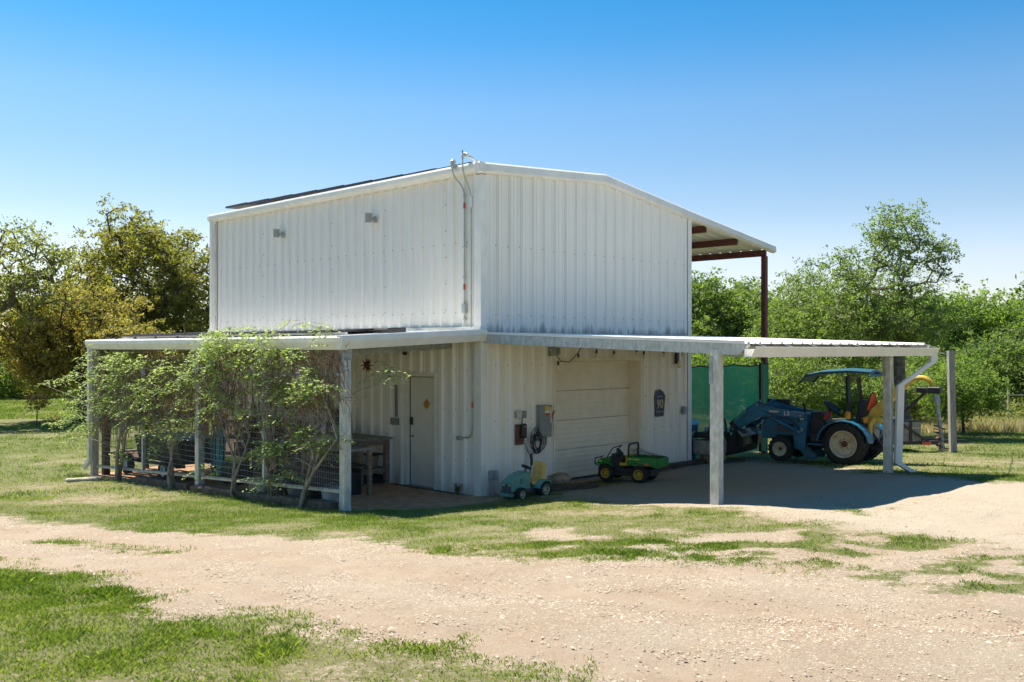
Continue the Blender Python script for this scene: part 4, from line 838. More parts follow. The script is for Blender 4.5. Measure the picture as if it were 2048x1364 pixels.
for s in (1, -1):
    fd = MB(); pts_o = []; pts_i = []
    for k in range(11):
        a = R(175-k*17); rr = .60; x = .02+rr*math.cos(a); z = .52+rr*math.sin(a)*.88; pts_o.append((x, z)); pts_i.append((.02+(rr-.03)*math.cos(a), .52+(rr-.03)*math.sin(a)*.88))
    fd.prism(pts_o+pts_i[::-1], .38*s, .80*s, 'y'); fd.prism([(.02,.5)]+pts_i, .38*s, .40*s, 'y'); part('fender', fd, M['tblue'], trc)
    part('loader_upright', MB().prism([(1.02,.30),(1.28,.30),(1.30,.72),(1.26,1.16),(.96,1.16),(.98,.72)], .28*s, .42*s, 'y'), M['tblue'], trc)
    part('loader_bracket', MB().prism([(1.00,.36),(1.20,.32),(.98,.06),(.80,.08),(.76,.18)], .30*s, .36*s, 'y'), M['tblue'], trc)
    arm = part('loader_arm', MB().prism([(.98,1.04),(1.02,1.17),(1.6,1.24),(2.12,1.36),(2.28,1.30),(2.86,.80),(2.90,.62),(2.78,.60),(2.62,.72),(2.10,1.02),(1.6,1.08)], .43*s, .53*s, 'y'), M['tblue'], trc)
    part('lift_cylinder', MB().tube([(1.12,.50*s,.70),(1.75,.50*s,.98)],.042,8), M['tblue'], arm); part('cylinder_rod', MB().tube([(1.75,.50*s,.98),(2.05,.50*s,1.10)],.02,8), M['chrome'], arm)
    part('bucket_cylinder', MB().tube([(2.10,.48*s,1.42),(2.45,.48*s,1.20)],.036,8), M['tblue'], arm); part('cylinder_rod', MB().tube([(2.45,.48*s,1.20),(2.88,.48*s,.86)],.017,8), M['chrome'], arm)
    if s > 0:
        text_part('LS', .13, M['white'], trc, (1.42,.534,1.10), (R(90),0,R(180)), 1.2, .002); part('decal', MB().box(1.62,1.86,.5305,.533,1.16,1.20), M['toycream'], arm)
        part('sticker', MB().box(1.05,1.13,.4205,.424,1.0,1.08).box(1.08,1.14,.4205,.424,.72,.80), M['white'], trc)
    part('rops_post', MB().beam((-.02,.44*s,.95),(-.03,.44*s,1.45),.10,.10).beam((-.03,.44*s,1.40),(.02,.40*s,2.02),.08,.08), M['black'], trc)
part('rops_bar', MB().beam((.02,-.42,2.03),(.02,.42,2.03),.07,.06), M['black'], trc); part('loader_crossbar', MB().beam((2.55,-.45,.92),(2.55,.45,.92),.08,.08), M['tblue'], trc)
for s in (1, -1): part('hydraulic_hose', MB().tube(smooth_path([(1.15,.46*s,.95),(1.3,.50*s,1.2),(1.7,.50*s,1.27),(2.1,.50*s,1.36),(2.2,.50*s,1.28)],4),.012,5).tube(smooth_path([(1.1,.44*s,.75),(1.35,.52*s,1.0),(1.75,.53*s,1.1),(2.05,.52*s,1.2)],4),.012,5), M['blackp'], trc)
for x_, z_ in ((1.08,1.10),(2.16,1.33),(2.78,.70),(1.12,.72)): part('pivot_pin', MB().lathe([(0,.555),(.03,.555),(.03,.525),(0,.525)],(x_,0,z_),'y',8), M['galv_d'], trc)
part('grille_bars', MB().box(1.36,1.74,.2455,.25,.72,.735).box(1.36,1.74,.2455,.25,.76,.775).box(1.36,1.74,.2455,.25,.80,.815), M['graym'], trc)
part('hood_seam', MB().box(.96,2.1,.2405,.2445,.985,.995), M['black'], trc); part('battery_case', MB().bbox(.55,.9,.22,.40,.48,.68,.01), M['blackp'], trc)
part('toolbox', MB().bbox(1.75,2.35,-.72,-.55,1.22,1.42,.01), M['black'], trc, label='black box behind the loader arm')
cnp = MB(); cs = [(-.52,2.10,.50),(-.50,2.16,.46),(.0,2.19,.50),(.6,2.15,.52),(.98,2.07,.52),(1.16,1.86,.50)]
tp = [(x, -w, z) for x, z, w in cs]+[(x, 0, z+.05) for x, z, w in cs]+[(x, w, z) for x, z, w in cs]+[(x, -w, z-.05) for x, z, w in cs]+[(x, w, z-.05) for x, z, w in cs]; n_ = 6
cnp.add(tp, [(i, i+1, i+n_+1, i+n_) for i in range(5)]+[(i+n_, i+n_+1, i+2*n_+1, i+2*n_) for i in range(5)]+[(i+3*n_, i+3*n_+1, i+1, i) for i in range(5)]+[(i+2*n_, i+2*n_+1, i+4*n_+1, i+4*n_) for i in range(5)]+[(i+3*n_, i+4*n_, i+4*n_+1, i+3*n_+1) for i in range(4)])
part('canopy', cnp, M['canopyb'], trc)
bk = MB(); bp_ = [(2.82,.66),(2.78,.30),(2.86,.12),(3.05,.05),(3.52,.07),(3.50,.10),(3.08,.09),(2.90,.16),(2.83,.32),(2.86,.64)]
bk.prism(bp_, -.72, .72, 'y')
for s in (1, -1): bk.prism([(2.82,.66),(2.78,.30),(2.86,.12),(3.05,.05),(3.52,.07)], .70*s, .725*s, 'y')
bk.box(2.80,2.87,-.72,.72,.64,.70); bk.move((-.16,0,0)); part('bucket', bk, M['black'], trc)
for y0_, y1_ in ((.36,.56),(-.56,-.36)): part('bucket_bracket', MB().prism([(2.68,.28),(2.80,.30),(2.86,.66),(3.05,.84),(2.95,.90),(2.66,.60)],y0_,y1_,'y').move((-.16,0,0)), M['black'], trc)
for y in (-.45, 0, .45): part('bucket_plate', MB().prism([(2.68,.52),(2.81,.64),(2.81,.70),(2.62,.56)], y-.13, y+.13, 'y').move((-.16,0,0)), M['galv_d'], trc)
part('warning_triangle', MB().prism([(-.13,1.02),(.13,1.02),(.14,1.08),(.03,1.40),(-.03,1.40),(-.14,1.08)], -.01, .01, 'x').rot(R(-50)).move((-.44,.02,.24)), M['orange'], trc)
part('triangle_border', MB().prism([(-.15,1.0),(.15,1.0),(.165,1.08),(.045,1.425),(-.045,1.425),(-.165,1.08)], -.004, .004, 'x').rot(R(-50)).move((-.43,.005,.24)), M['rust'], trc); part('triangle_bracket', MB().beam((-.40,-.02,.8),(-.42,-.02,1.3),.04,.02), M['black'], trc)
part('amber_lamp', MB().lathe([(.06,0),(.07,.03),(.065,.14),(.03,.18),(0,.18)],(-.02,.50,1.07),'z',12), M['amber'], trc, smooth=True); part('tail_lamp', MB().bbox(-.42,-.36,.28,.50,1.0,1.12,.01), M['amber'], trc)
part('rear_box', MB().bbox(-.34,-.18,-.28,.22,1.12,1.50,.01), M['blackp'], trc); part('hydraulic_block', MB().bbox(-.55,-.32,-.15,.25,.62,1.0,.02).tube([(-.5,.1,.9),(-.7,.12,.8),(-.6,.15,.6)],.02,6), M['graym'], trc)
for s in (1, -1): part('lift_link', MB().beam((-.25,.22*s,.42),(-.95,.30*s,.35),.05,.07).beam((-.35,.24*s,.95),(-.8,.28*s,.38),.03,.03), M['black'], trc)
# post hole digger carried on the tractor's hitch
dg = thing('post_hole_digger', 'yellow post hole digger boom with a hanging steel auger behind the blue tractor', 'digger', (tx, ty, TG), math.atan2(.6, -.8)); dg.scale = (.92,)*3
part('boom', MB().tube(smooth_path([(-.46,.30,.52),(-.46,.30,.92),(-.58,.28,1.08),(-.76,.25,1.0),(-.84,.2,.82)],5),.062,8), M['yellow'], dg, smooth=True)
part('side_plate', MB().prism([(-.24,.62),(-.13,.68),(-.44,1.30),(-.98,1.82),(-1.12,1.80),(-.78,1.36),(-.46,1.02)], .10,.14,'y').prism([(-.24,.62),(-.13,.68),(-.44,1.30),(-.98,1.82),(-1.12,1.80),(-.78,1.36),(-.46,1.02)], -.14,-.10,'y').prism([(-.44,1.30),(-.98,1.82),(-1.12,1.80),(-.78,1.36)],-.1,.1,'y'), M['yellow'], dg)
part('arched_tube', MB().tube(smooth_path([(-1.05,0,1.72),(-1.3,0,1.98),(-1.5,0,2.04),(-1.66,0,1.98),(-1.76,0,1.84)],5),.055,8), M['yellow'], dg, smooth=True)
part('drive_shaft', MB().tube([(-.85,0,.98),(-1.62,0,1.74)],.035,8).tube([(-1.0,.02,1.75),(-1.18,.02,1.98)],.06,8), M['black'], dg)
part('gearbox', MB().bbox(-1.66,-1.40,-.08,.08,1.70,1.83,.02).bbox(-1.92,-1.64,-.10,.10,1.69,1.84,.02), M['blackp'], dg)
ag = part('auger', MB().tube([(-1.80,0,1.66),(-1.83,0,1.50)],.075,10).tube([(-1.83,0,1.50),(-1.96,0,.40)],.045,8), M['galv_d'], dg)
fl = MB(); N = 60
for k in range(N+1):
    t_ = k/N; z = .98-.58*t_; a = t_*4*2*math.pi; x = -1.89-.068*t_; R_ = .14
    for rr in (.04, R_): 
        for dz in (0, .008): fl.v.append((x+rr*math.cos(a), rr*math.sin(a), z+dz))
for k in range(N): b_ = k*4; fl.f += [(b_,b_+2,b_+6,b_+4),(b_+1,b_+5,b_+7,b_+3),(b_+2,b_+3,b_+7,b_+6)]
part('auger_flight', fl, M['rust'], ag)
# ---------------------------------------------------------------- utility trailer behind the tractor
tz = -.12; tl = thing('utility_trailer', 'low black utility trailer with wooden sides standing on the grass behind the tractor', 'trailer', (8.2, 24.9, tz), R(2))
for i, z in enumerate((.40, .57, .74)):
    part('side_board', MB().bbox(0,2.42,-.02,.02,z-.08,z+.075,.005), M['woodg'], tl); part('side_board', MB().bbox(0,2.42,1.18,1.22,z-.08,z+.075,.005), M['woodg'], tl)
part('top_rail', MB().beam((-.02,0,.84),(2.45,0,.84),.05,.04), M['black'], tl); part('deck', MB().bbox(0,2.42,0,1.2,.25,.29,.005), M['woodd'], tl); part('frame_rail', MB().beam((-.05,-.03,.27),(2.9,-.03,.27),.05,.09), M['black'], tl)
for x in (.5, 1.2, 1.75, 2.15): part('stake', MB().box(x-.03,x+.03,-.06,-.02,.27,.84), M['black'], tl)
part('brace', MB().beam((1.85,-.06,.80),(2.6,-.06,.30),.04,.05), M['black'], tl); part('tongue', MB().beam((2.4,-.03,.27),(3.45,.45,.27),.08,.09).beam((2.4,1.2,.27),(3.45,.55,.27),.08,.09).beam((3.4,.5,.27),(3.85,.5,.27),.09,.07), M['black'], tl)
part('jack', MB().tube([(3.0,.12,-.05),(3.0,.12,.62)],.035,8).tube([(3.0,.12,.60),(2.82,.12,.62)],.012,6).lathe([(.09,-.12),(.09,-.10)],(3.0,.12,0),'z',8), M['blackp'], tl)
part('amber_marker', MB().box(1.5,1.58,-.075,-.06,.32,.38), M['amber'], tl); part('red_reflector', MB().box(2.42,2.66,-.09,-.055,.22,.29), M['orange'], tl)
for s, y in ((-1, -.16), (1, 1.36)): wheel(tl, (.7, y, .30), .31, .2, .17, M['rubber'], M['white'], 16, side=s)
# ---------------------------------------------------------------- leaning post and its wire
pw = at(1907, 905); gz = g1(*pw); single('wooden_post', MB().prism([(-.085,-.3),(.07,-.3),(.0,2.62),(-.15,2.62)], -.07,.07,'y'), M['woodg'], 'grey square timber post leaning in the grass right of the carport', 'post', (pw[0], pw[1], gz))
pc = F(BW+.02, -CD-.05); e = Vector((pw[0]-.09, pw[1], gz+2.5)); s_ = Vector((pc[0], pc[1], 2.60))
t = thing('tie_wire', 'thin wire from the carport corner to the leaning timber post', 'wire', tuple(s_)); part('wire', MB().tube([Vector((0,0,0)), (e-s_)*.5+Vector((0,0,-.02)), e-s_],.008,5), M['galv'], t); part('turnbuckle', MB().tube([(e-s_)*.55,(e-s_)*.62],.02,6), M['galv'], t)
# ---------------------------------------------------------------- green screen
cl = MB(); nxs, nzs = 30, 12
for i in range(nxs+1):
    for j in range(nzs+1):
        u = i/nxs; v = j/nzs; x = BW+.06+u*3.40; z = .05+v*(2.12+.06*u-.05*abs(math.sin(u*math.pi*3))*(v > .9)); y = .02+.75*(1-u)+.05*math.sin(u*9+v*2)*(.3+.7*math.sin(v*3.1))
        cl.v.append((x, y, z))
for i in range(nxs):
    for j in range(nzs): a = i*(nzs+1)+j; cl.f.append((a, a+1, a+nzs+2, a+nzs+1))
sm = bpy.data.materials.new('shade_cloth'); sm.use_nodes = True; n = sm.node_tree; b = n.nodes['Principled BSDF']; b.inputs['Roughness'].default_value = .6; b.inputs['Base Color'].default_value = (.015,.20,.12,1)
tr_ = n.nodes.new('ShaderNodeBsdfTranslucent'); tr_.inputs[0].default_value = (.03,.48,.26,1); tp_ = n.nodes.new('ShaderNodeBsdfTransparent'); m1 = n.nodes.new('ShaderNodeMixShader'); m1.inputs[0].default_value = .45; m2 = n.nodes.new('ShaderNodeMixShader')
nz_ = n.nodes.new('ShaderNodeTexNoise'); nz_.inputs['Scale'].default_value = 1.2; mr = n.nodes.new('ShaderNodeMapRange'); mr.inputs['To Min'].default_value = .03; mr.inputs['To Max'].default_value = .16; n.links.new(nz_.outputs['Fac'], mr.inputs[0]); n.links.new(mr.outputs[0], m2.inputs[0])
n.links.new(b.outputs[0], m1.inputs[1]); n.links.new(tr_.outputs[0], m1.inputs[2]); n.links.new(m1.outputs[0], m2.inputs[1]); n.links.new(tp_.outputs[0], m2.inputs[2]); n.links.new(m2.outputs[0], n.nodes['Material Output'].inputs[0])
gs = thing('shade_screen', 'dark green shade cloth stretched between the wall corner and the red porch post', 'screen', F(0, 0), T); part('cloth', cl, sm, gs, smooth=True); part('top_cord', MB().tube([cl.v[i*(nzs+1)+nzs] for i in range(nxs+1)],.016,5), M['black'], gs); part('end_sleeve', MB().box(9.44,9.56,-.03,.03,.05,2.26), M['black'], gs)
# ---------------------------------------------------------------- clutter by the far corner
t = thing('rubbish_bin', 'dark blue wheeled bin with pale blue lid and white emblem beside the far corner', 'bin', F(6.74, .26, -.04), T)
part('body', MB().lathe([(.17,.35),(.20,.5),(.235,.93)],(0,0,-.0),'z',16).lathe([(.16,.02),(.18,.36)],(0,0,0),'z',16), M['bluebin'], t, smooth=True); part('lid', MB().lathe([(.25,.92),(.255,.97),(.22,1.02),(0,1.04)],(0,0,0),'z',16), M['binlid'], t)
em = MB()
for k in range(5):
    a = k*2*math.pi/5+math.pi/2; em.lathe([(0,0),(.022,0),(.022,.006),(0,.006)],(.038*math.cos(a),-.235,.72+.038*math.sin(a)),'y',8)
em.box(-.045,.045,-.236,-.229,.60,.615).box(-.03,.03,-.236,-.229,.575,.585).box(-.012,.012,-.236,-.229,.64,.68); em.rot(R(-20)); part('emblem', em, M['white'], t)
t = thing('stone_planter', 'weathered grey concrete trough with a yellowish block below, beside the loader bucket', 'planter', F(6.92, -.18, -.03), T)
part('trough', MB().bbox(-.36,.42,-.24,.2,.26,.58,.02), M['pillar'], t); part('support_block', MB().bbox(-.15,.35,-.22,.15,-.05,.26,.01), M['straw'], t)
t = thing('push_mower', 'black push mower with folded handle on top of the concrete trough', 'mower', F(6.92, -.18, .55), T)
part('deck', MB().bbox(-.34,.40,-.24,.2,.05,.17,.03), M['black'], t); part('handle', MB().tube(smooth_path([(-.30,-.2,.16),(-.25,-.2,.42),(-.15,-.2,.52),(.2,-.2,.50),(.36,-.2,.38),(.4,-.2,.15)],4),.02,6).tube([(-.3,-.15,.14),(-.1,-.15,.45)],.02,6), M['black'], t); part('engine', MB().bbox(-.05,.22,-.12,.1,.17,.27,.02), M['binlid'], t)
for x in (-.27, .33): part('wheel', MB().lathe([(0,-.03),(.08,-.03),(.08,.03),(0,.03)],(x,-.27,.08),'y',12), M['blackp'], t)
single('ground_timber', MB().bbox(-.0,2.1,-.09,.09,-.06,.11,.012), M['woodd'], 'dark timber lying along the base of the wall right of the garage door', 'timber', F(4.7, -.13, .0), T)
single('ground_timber', MB().bbox(0,1.1,-.09,.09,-.1,.10,.012), M['woodd'], 'short dark timber continuing past the far wall corner', 'timber', F(6.5, -.55, -.02), T+R(-4))
# timber and rock near the toy tractor
p0 = at(1052, 992); p1 = at(1196, 974); d = p1-p0; ln = float(np.hypot(*d)); ang = math.atan2(d[1], d[0])
single('ground_timber', MB().bbox(0,ln,-.02,.16,-.1,.075,.012), M['woodd'], 'long dark timber in the gravel in front of the toy tractor and rock', 'timber', (p0[0], p0[1], g1(*p0)+.01), ang)
def rock(name, c, sx, sy, sz, m, label, seed, cat='rock', group=None):
    import bmesh
    bm = bmesh.new(); bmesh.ops.create_icosphere(bm, subdivisions=3, radius=1); r_ = random.Random(seed); ph = [r_.uniform(0, 6) for _ in range(9)]
    for v in bm.verts:
        q = v.co.copy(); k = 1+.12*math.sin(q.x*3+ph[0])+.12*math.sin(q.y*3.4+ph[1])+.1*math.sin(q.z*4+ph[2])+.05*math.sin(q.x*9+ph[3])*math.sin(q.y*8+ph[4])+.03*math.sin(q.z*14+ph[5])
        v.co = Vector((q.x*sx*k, q.y*sy*k, q.z*sz*k))
    me = bpy.data.meshes.new(name); bm.to_mesh(me); bm.free(); me.materials.append(m); o = bpy.data.objects.new(name, me); COL.objects.link(o); o.location = c; o['label'] = label; o['category'] = cat
    if group: o['group'] = group
    return o
p = at(1108, 972); rock('boulder', (p[0]+.03, p[1]+.12, g1(*p)+.08), .27, .2, .17, M['straw'], 'tan rough boulder behind the rear wheel of the turquoise toy tractor', 2)
# ---------------------------------------------------------------- turquoise toy tractor
tt = thing('toy_tractor', 'faded turquoise ride-on toy tractor with orange seat by the building corner', 'toy tractor', F(.66, -.72, .0), T+R(180))
# local x forward (towards the corner), near side is +y
for s in (1, -1):
    wheel(tt, (0,.19*s,.145), .148, .10, .085, M['rubber'], M['toycream'], 16, side=s, name='rear_wheel', spokes=6); wheel(tt, (.56,.17*s,.115), .118, .08, .065, M['rubber'], M['toycream'], 14, side=s, name='front_wheel', spokes=6)
    fd = MB(); o_ = [(.185*math.cos(R(a)), .15+.17*math.sin(R(a))) for a in range(10, 160, 15)]; i_ = [(.165*math.cos(R(a)), .15+.15*math.sin(R(a))) for a in range(10, 160, 15)]
    fd.prism(o_+i_[::-1], .10*s, .24*s, 'y'); part('fender', fd, M['teal'], tt)
part('chassis', MB().bbox(-.06,.60,-.10,.10,.10,.23,.02), M['toygrey'], tt)
part('hood', MB().prism([(.28,.18),(.28,.47),(.36,.475),(.58,.42),(.72,.34),(.74,.30),(.73,.16),(.60,.16),(.5,.20)], -.115,.115,'y'), M['teal'], tt); part('hood_vent', MB().box(.48,.52,-.118,.118,.33,.36).box(.48,.54,-.118,.118,.29,.31), M['black'], tt)
part('grille', MB().prism([(.735,.15),(.745,.29),(.72,.31),(.70,.15)],-.10,.10,'y'), M['toygrey'], tt); part('headlight', MB().box(.742,.752,.04,.09,.26,.285).box(.742,.752,-.09,-.04,.26,.285), M['toycream'], tt)
part('bumper', MB().prism([(.70,.07),(.80,.09),(.80,.13),(.70,.14)],-.13,.13,'y').bbox(.55,.74,-.13,-.07,.04,.10,.01), M['teal'], tt)
part('seat', MB().prism([(-.03,.24),(.22,.24),(.24,.28),(.04,.30),(-.02,.40),(-.06,.58),(-.10,.60),(-.13,.58),(-.10,.38),(-.08,.26)],-.12,.12,'y'), M['toyseat'], tt)
part('seat_brace', MB().prism([(-.08,.26),(-.14,.32),(-.17,.52),(-.12,.52)],-.06,.06,'y'), M['toygrey'], tt)
part('steering_column', MB().prism([(.24,.20),(.34,.20),(.36,.36),(.30,.44),(.25,.40)],-.08,.08,'y').tube([(.30,0,.42),(.27,0,.53)],.02,6), M['toygrey'], tt)
part('steering_wheel', MB().lathe([(.085+.012*math.cos(i*math.pi/3), .012*math.sin(i*math.pi/3)) for i in range(7)],(0,0,0),'z',14).tube([(-.08,0,0),(.08,0,0)],.012,4).rot(R(-30),'Y').move((.26,0,.54)), M['toygrey'], tt)
# ---------------------------------------------------------------- green toy utility vehicle
tp0 = at(1277, 966); a_ = math.atan2(.5, -.87); org = (tp0[0]+.30*.5, tp0[1]+.30*.87, g1(tp0[0], tp0[1]+.3)+.0)
tv = thing('toy_truck', 'green and black ride-on toy utility truck with yellow wheels in front of the garage door', 'toy truck', org, a_); tv.scale = (.9,)*3
for s in (1, -1):
    wheel(tv, (0,.27*s,.185), .19, .17, .105, M['rubber'], M['tyellow'], 16, side=s, name='rear_wheel', spokes=8); wheel(tv, (.76,.27*s,.175), .18, .15, .10, M['rubber'], M['tyellow'], 16, side=s, name='front_wheel', spokes=8)
part('chassis', MB().bbox(-.25,1.0,-.19,.19,.14,.30,.02).bbox(.15,.62,-.26,.26,.13,.20,.01), M['blackp'], tv)
part('cargo_bed', MB().prism([(-.42,.36),(-.36,.34),(-.25,.40),(.10,.42),(.24,.36),(.28,.36),(.28,.54),(-.38,.54),(-.42,.50)],.27,.30,'y').prism([(-.42,.36),(-.36,.34),(-.25,.40),(.10,.42),(.24,.36),(.28,.36),(.28,.54),(-.38,.54),(-.42,.50)],-.30,-.27,'y').bbox(-.43,-.39,-.30,.30,.34,.52,.008).bbox(.25,.29,-.27,.27,.36,.56,.008).box(-.40,.26,-.27,.27,.36,.39), M['tgreen'], tv)
part('yellow_stripe', MB().box(-.0,.26,.3005,.304,.485,.51), M['lime'], tv); part('orange_spot', MB().lathe([(0,.0),(.035,.0),(.035,.006),(0,.006)],(-.16,.300,.40),'y',10), M['orange'], tv)
part('hood', MB().prism([(.72,.36),(.70,.50),(.80,.50),(.98,.44),(1.02,.38),(1.0,.34)],-.19,.19,'y'), M['tgreen'], tv); part('hood_emblem', MB().box(.90,.97,.1905,.194,.39,.43), M['lime'], tv)
part('front_body', MB().prism([(.40,.26),(.45,.50),(.62,.54),(.72,.52),(.90,.36),(.98,.30),(.6,.22)],-.18,.18,'y'), M['blackp'], tv); part('brush_guard', MB().tube([(1.0,.16,.30),(1.08,.16,.34),(1.08,.16,.46),(1.02,.16,.48)],.014,6).tube([(1.0,-.16,.30),(1.08,-.16,.34),(1.08,-.16,.46),(1.02,-.16,.48)],.014,6).tube([(1.08,-.16,.46),(1.08,.16,.46)],.014,6).tube([(1.08,-.16,.34),(1.08,.16,.34)],.014,6), M['blackp'], tv)
part('fender', MB().prism([(.62,.32),(.66,.40),(.80,.42),(.94,.36),(.96,.32),(.82,.38),(.70,.36)],.16,.30,'y').prism([(.62,.32),(.66,.40),(.80,.42),(.94,.36),(.96,.32),(.82,.38),(.70,.36)],-.30,-.16,'y'), M['tgreen'], tv)
part('seat', MB().bbox(.28,.48,-.24,.24,.34,.40,.01).prism([(.30,.38),(.34,.38),(.32,.58),(.28,.58)],-.24,.24,'y'), M['tyellow'], tv); part('dashboard', MB().bbox(.56,.68,-.20,.20,.48,.58,.01), M['blackp'], tv)
part('windshield_bar', MB().tube(smooth_path([(.78,.20,.50),(.66,.20,.68),(.60,.19,.72),(.56,.0,.74),(.60,-.19,.72),(.66,-.20,.68),(.78,-.20,.50)],3),.012,6), M['blackp'], tv)
part('steering_wheel', MB().lathe([(.085+.012*math.cos(i*math.pi/3), .012*math.sin(i*math.pi/3)) for i in range(7)],(0,0,0),'z',14).tube([(-.08,0,0),(.08,0,0)],.01,4).rot(R(-50),'Y').move((.54,.08,.62)), M['blackp'], tv)
part('roll_bar', MB().tube(smooth_path([(.26,.26,.50),(.25,.26,.74),(.25,.20,.80),(.25,-.20,.80),(.25,-.26,.74),(.26,-.26,.50)],4),.022,8), M['blackp'], tv)
nt_ = MB(); rr = random.Random(2)
for i in range(6): y = -.24+i*.096; nt_.tube([(.25,y,.70-.02*(i % 2)),(-.05,y+rr.uniform(-.03,.03),.60),(-.38,y,.53)],.005,4)
for i in range(5): x = .18-i*.12; z = .70-(.25-x)*.27; nt_.tube([(x,-.26,z-.05),(x,0,z),(x,.26,z-.04)],.005,4)
part('cargo_net', nt_, M['black'], tv)
# ---------------------------------------------------------------- plants and pots by the corner
def sprig(name, c, n, h, sp, m, label, seed, w=.012, cat='plant'):
    r_ = random.Random(seed); mb = MB()
    for i in range(n):
        a = r_.uniform(0, 6.28); l = r_.uniform(.5, 1)*h; e_ = (math.cos(a)*sp*r_.uniform(.3,1), math.sin(a)*sp*r_.uniform(.3,1), l); mb.tube([(0,0,0),(e_[0]*.4,e_[1]*.4,l*.6),e_],[w*.35,w*.3,w*.15],4)
        for k in range(4):
            q = Vector(e_)*(.5+.13*k); b_ = r_.uniform(0, 6.28); d = Vector((math.cos(b_), math.sin(b_), r_.uniform(-.2,.8)))*w*3; s2 = d.cross(Vector((0,0,1)))*.35; mb.add([q, q+d*.5+s2, q+d, q+d*.5-s2], [(0,1,2,3)])
    return single(name, mb, m, label, cat, c)
p = at(915, 992); sprig('shrub', (p[0], p[1], g1(*p)), 40, .25, .12, M['dryplant'], 'small dry brown shrub against the wall between door and corner', 4)
p = at(790, 973)
# ---------------------------------------------------------------- things under the lean-to (b = distance from the wall, negative)
def fl(b, a, z=0): q = F(b, a); return (q[0], q[1], g1(q[0], q[1])+z)
wb = thing('workbench', 'long grey wooden workbench against the shaded wall left of the side door', 'bench', fl(-.42, 2.50), T)
for i, y in enumerate((-.0, .19, .38, .57)): pass
for i in range(5): part('top_plank', MB().bbox(-.36+i*.15,-.22+i*.15,-.05,2.3,.86,.90,.004), M['woodg'], wb)
for x in (-.32, .30):
    for y in (.05, 2.2): part('leg', MB().bbox(x-.045,x+.045,y-.045,y+.045,0,.858,.004), M['wood'], wb)
part('apron', MB().box(-.35,-.31,.0,2.25,.76,.858).box(-.3,.3,.0,.04,.76,.858), M['wood'], wb); part('stretcher', MB().box(-.30,.30,.02,.07,.22,.31).box(.26,.30,.05,2.2,.22,.31), M['wood'], wb)
t = thing('stool', 'small wooden stand with a dark top under the workbench end', 'stool', fl(-.30, 2.75, .31), T); part('top', MB().bbox(-.16,.16,-.14,.14,.24,.27,.005), M['blackp'], t); part('stem', MB().prism([(-.11,.24),(.11,.24),(.05,0),(-.05,0)],-.08,.08,'y'), M['wood'], t)
t = thing('storage_tray', 'low black tray on the ground under the workbench', 'tray', fl(-.35, 2.85), T); part('tray', MB().bbox(-.25,.25,-.2,.5,.0,.16,.03), M['blackp'], t)
def bag(c, s, m, label, seed, cat='bag'):
    o = rock('bag', (c[0], c[1], c[2]+s[2]*.9), s[0], s[1], s[2], m, label, seed, cat); return o
q = fl(-.5, 3.45, .90); bag(q, (.12,.12,.12), M['ylime'], 'lime green bag standing on the workbench', 5); q = fl(-.45, 3.75, .90); bag(q, (.14,.12,.11), M['white'], 'crumpled white and red bag on the workbench', 6)
q = fl(-.38, 3.75, 0); bag(q, (.26,.28,.34), M['bag'], 'large black rubbish bag under the workbench beside the wagon', 7)
t = thing('speaker', 'black box standing on the workbench against the wall', 'box', fl(-.2, 4.0, .90), T); part('body', MB().bbox(-.12,.12,-.12,.12,0,.42,.02), M['blackp'], t); part('top_handle', MB().tube([(0,-.06,.41),(0,-.06,.47),(0,.06,.47),(0,.06,.41)],.01,5), M['black'], t)
wg = thing('toy_wagon', 'small red plastic pull wagon with toys inside behind the near corner post', 'wagon', fl(-1.05, 3.35), T+R(90))
part('tub', MB().prism([(-.30,.14),(.26,.12),(.32,.40),(-.36,.42)],-.18,.18,'y').bbox(-.38,.34,-.21,.21,.38,.43,.01), M['red'], wg)
for x in (-.22, .2):
    for s in (1, -1): wheel(wg, (x,.20*s,.10), .10, .05, .055, M['blackp'], M['white'], 8, side=s)
q = fl(-1.05, 3.35, .40); rock('toy_ball', (q[0], q[1], q[2]+.05), .09,.09,.08, M['tgreen'], 'green toy lying in the red wagon', 9, 'toy')
# flower buckets and block along the fence
t = thing('bucket', 'pale grey bucket on the ground behind the mesh by the near post', 'bucket', fl(-2.72, .62), T); part('body', MB().lathe([(.13,0),(.17,.28),(.18,.30),(.16,.30),(.12,.03),(0,.03)],(0,0,0),'z',16), M['bucket'], t, smooth=True); part('handle', MB().tube([(.17,0,.27),(.10,.0,.36),(0,0,.39),(-.10,0,.36),(-.17,0,.27)],.006,5), M['galv_d'], t)
t = thing('plant_pot', 'black nursery pot beside the grey bucket', 'pot', fl(-2.70, 1.15), T); part('body', MB().lathe([(.11,0),(.16,.26),(.175,.27),(.15,.27),(0,.22)],(0,0,0),'z',14), M['blackp'], t)
t = thing('plant_pot', 'dark grey pot with a green sprig behind the trellis', 'pot', fl(-2.66, 1.75), T); part('body', MB().lathe([(.10,0),(.15,.24),(.165,.25),(.14,.25),(0,.2)],(0,0,0),'z',14), M['gdoor'] if False else M['graym'], t)
single('limestone_block', MB().bbox(-.17,.17,-.22,.22,-.05,.32,.03), M['limestone'], 'pale cut limestone block beneath the mid trellis rail', 'stone block', fl(-2.60, 2.9), T+R(8))
t = thing('storage_bin', 'dark plastic storage bin on the ground beside the limestone block', 'bin', fl(-2.55, 2.35), T); part('body', MB().bbox(-.2,.2,-.22,.22,0,.28,.03), M['blackp'], t); part('lid', MB().bbox(-.22,.22,-.24,.24,.28,.32,.01), M['black'], t)
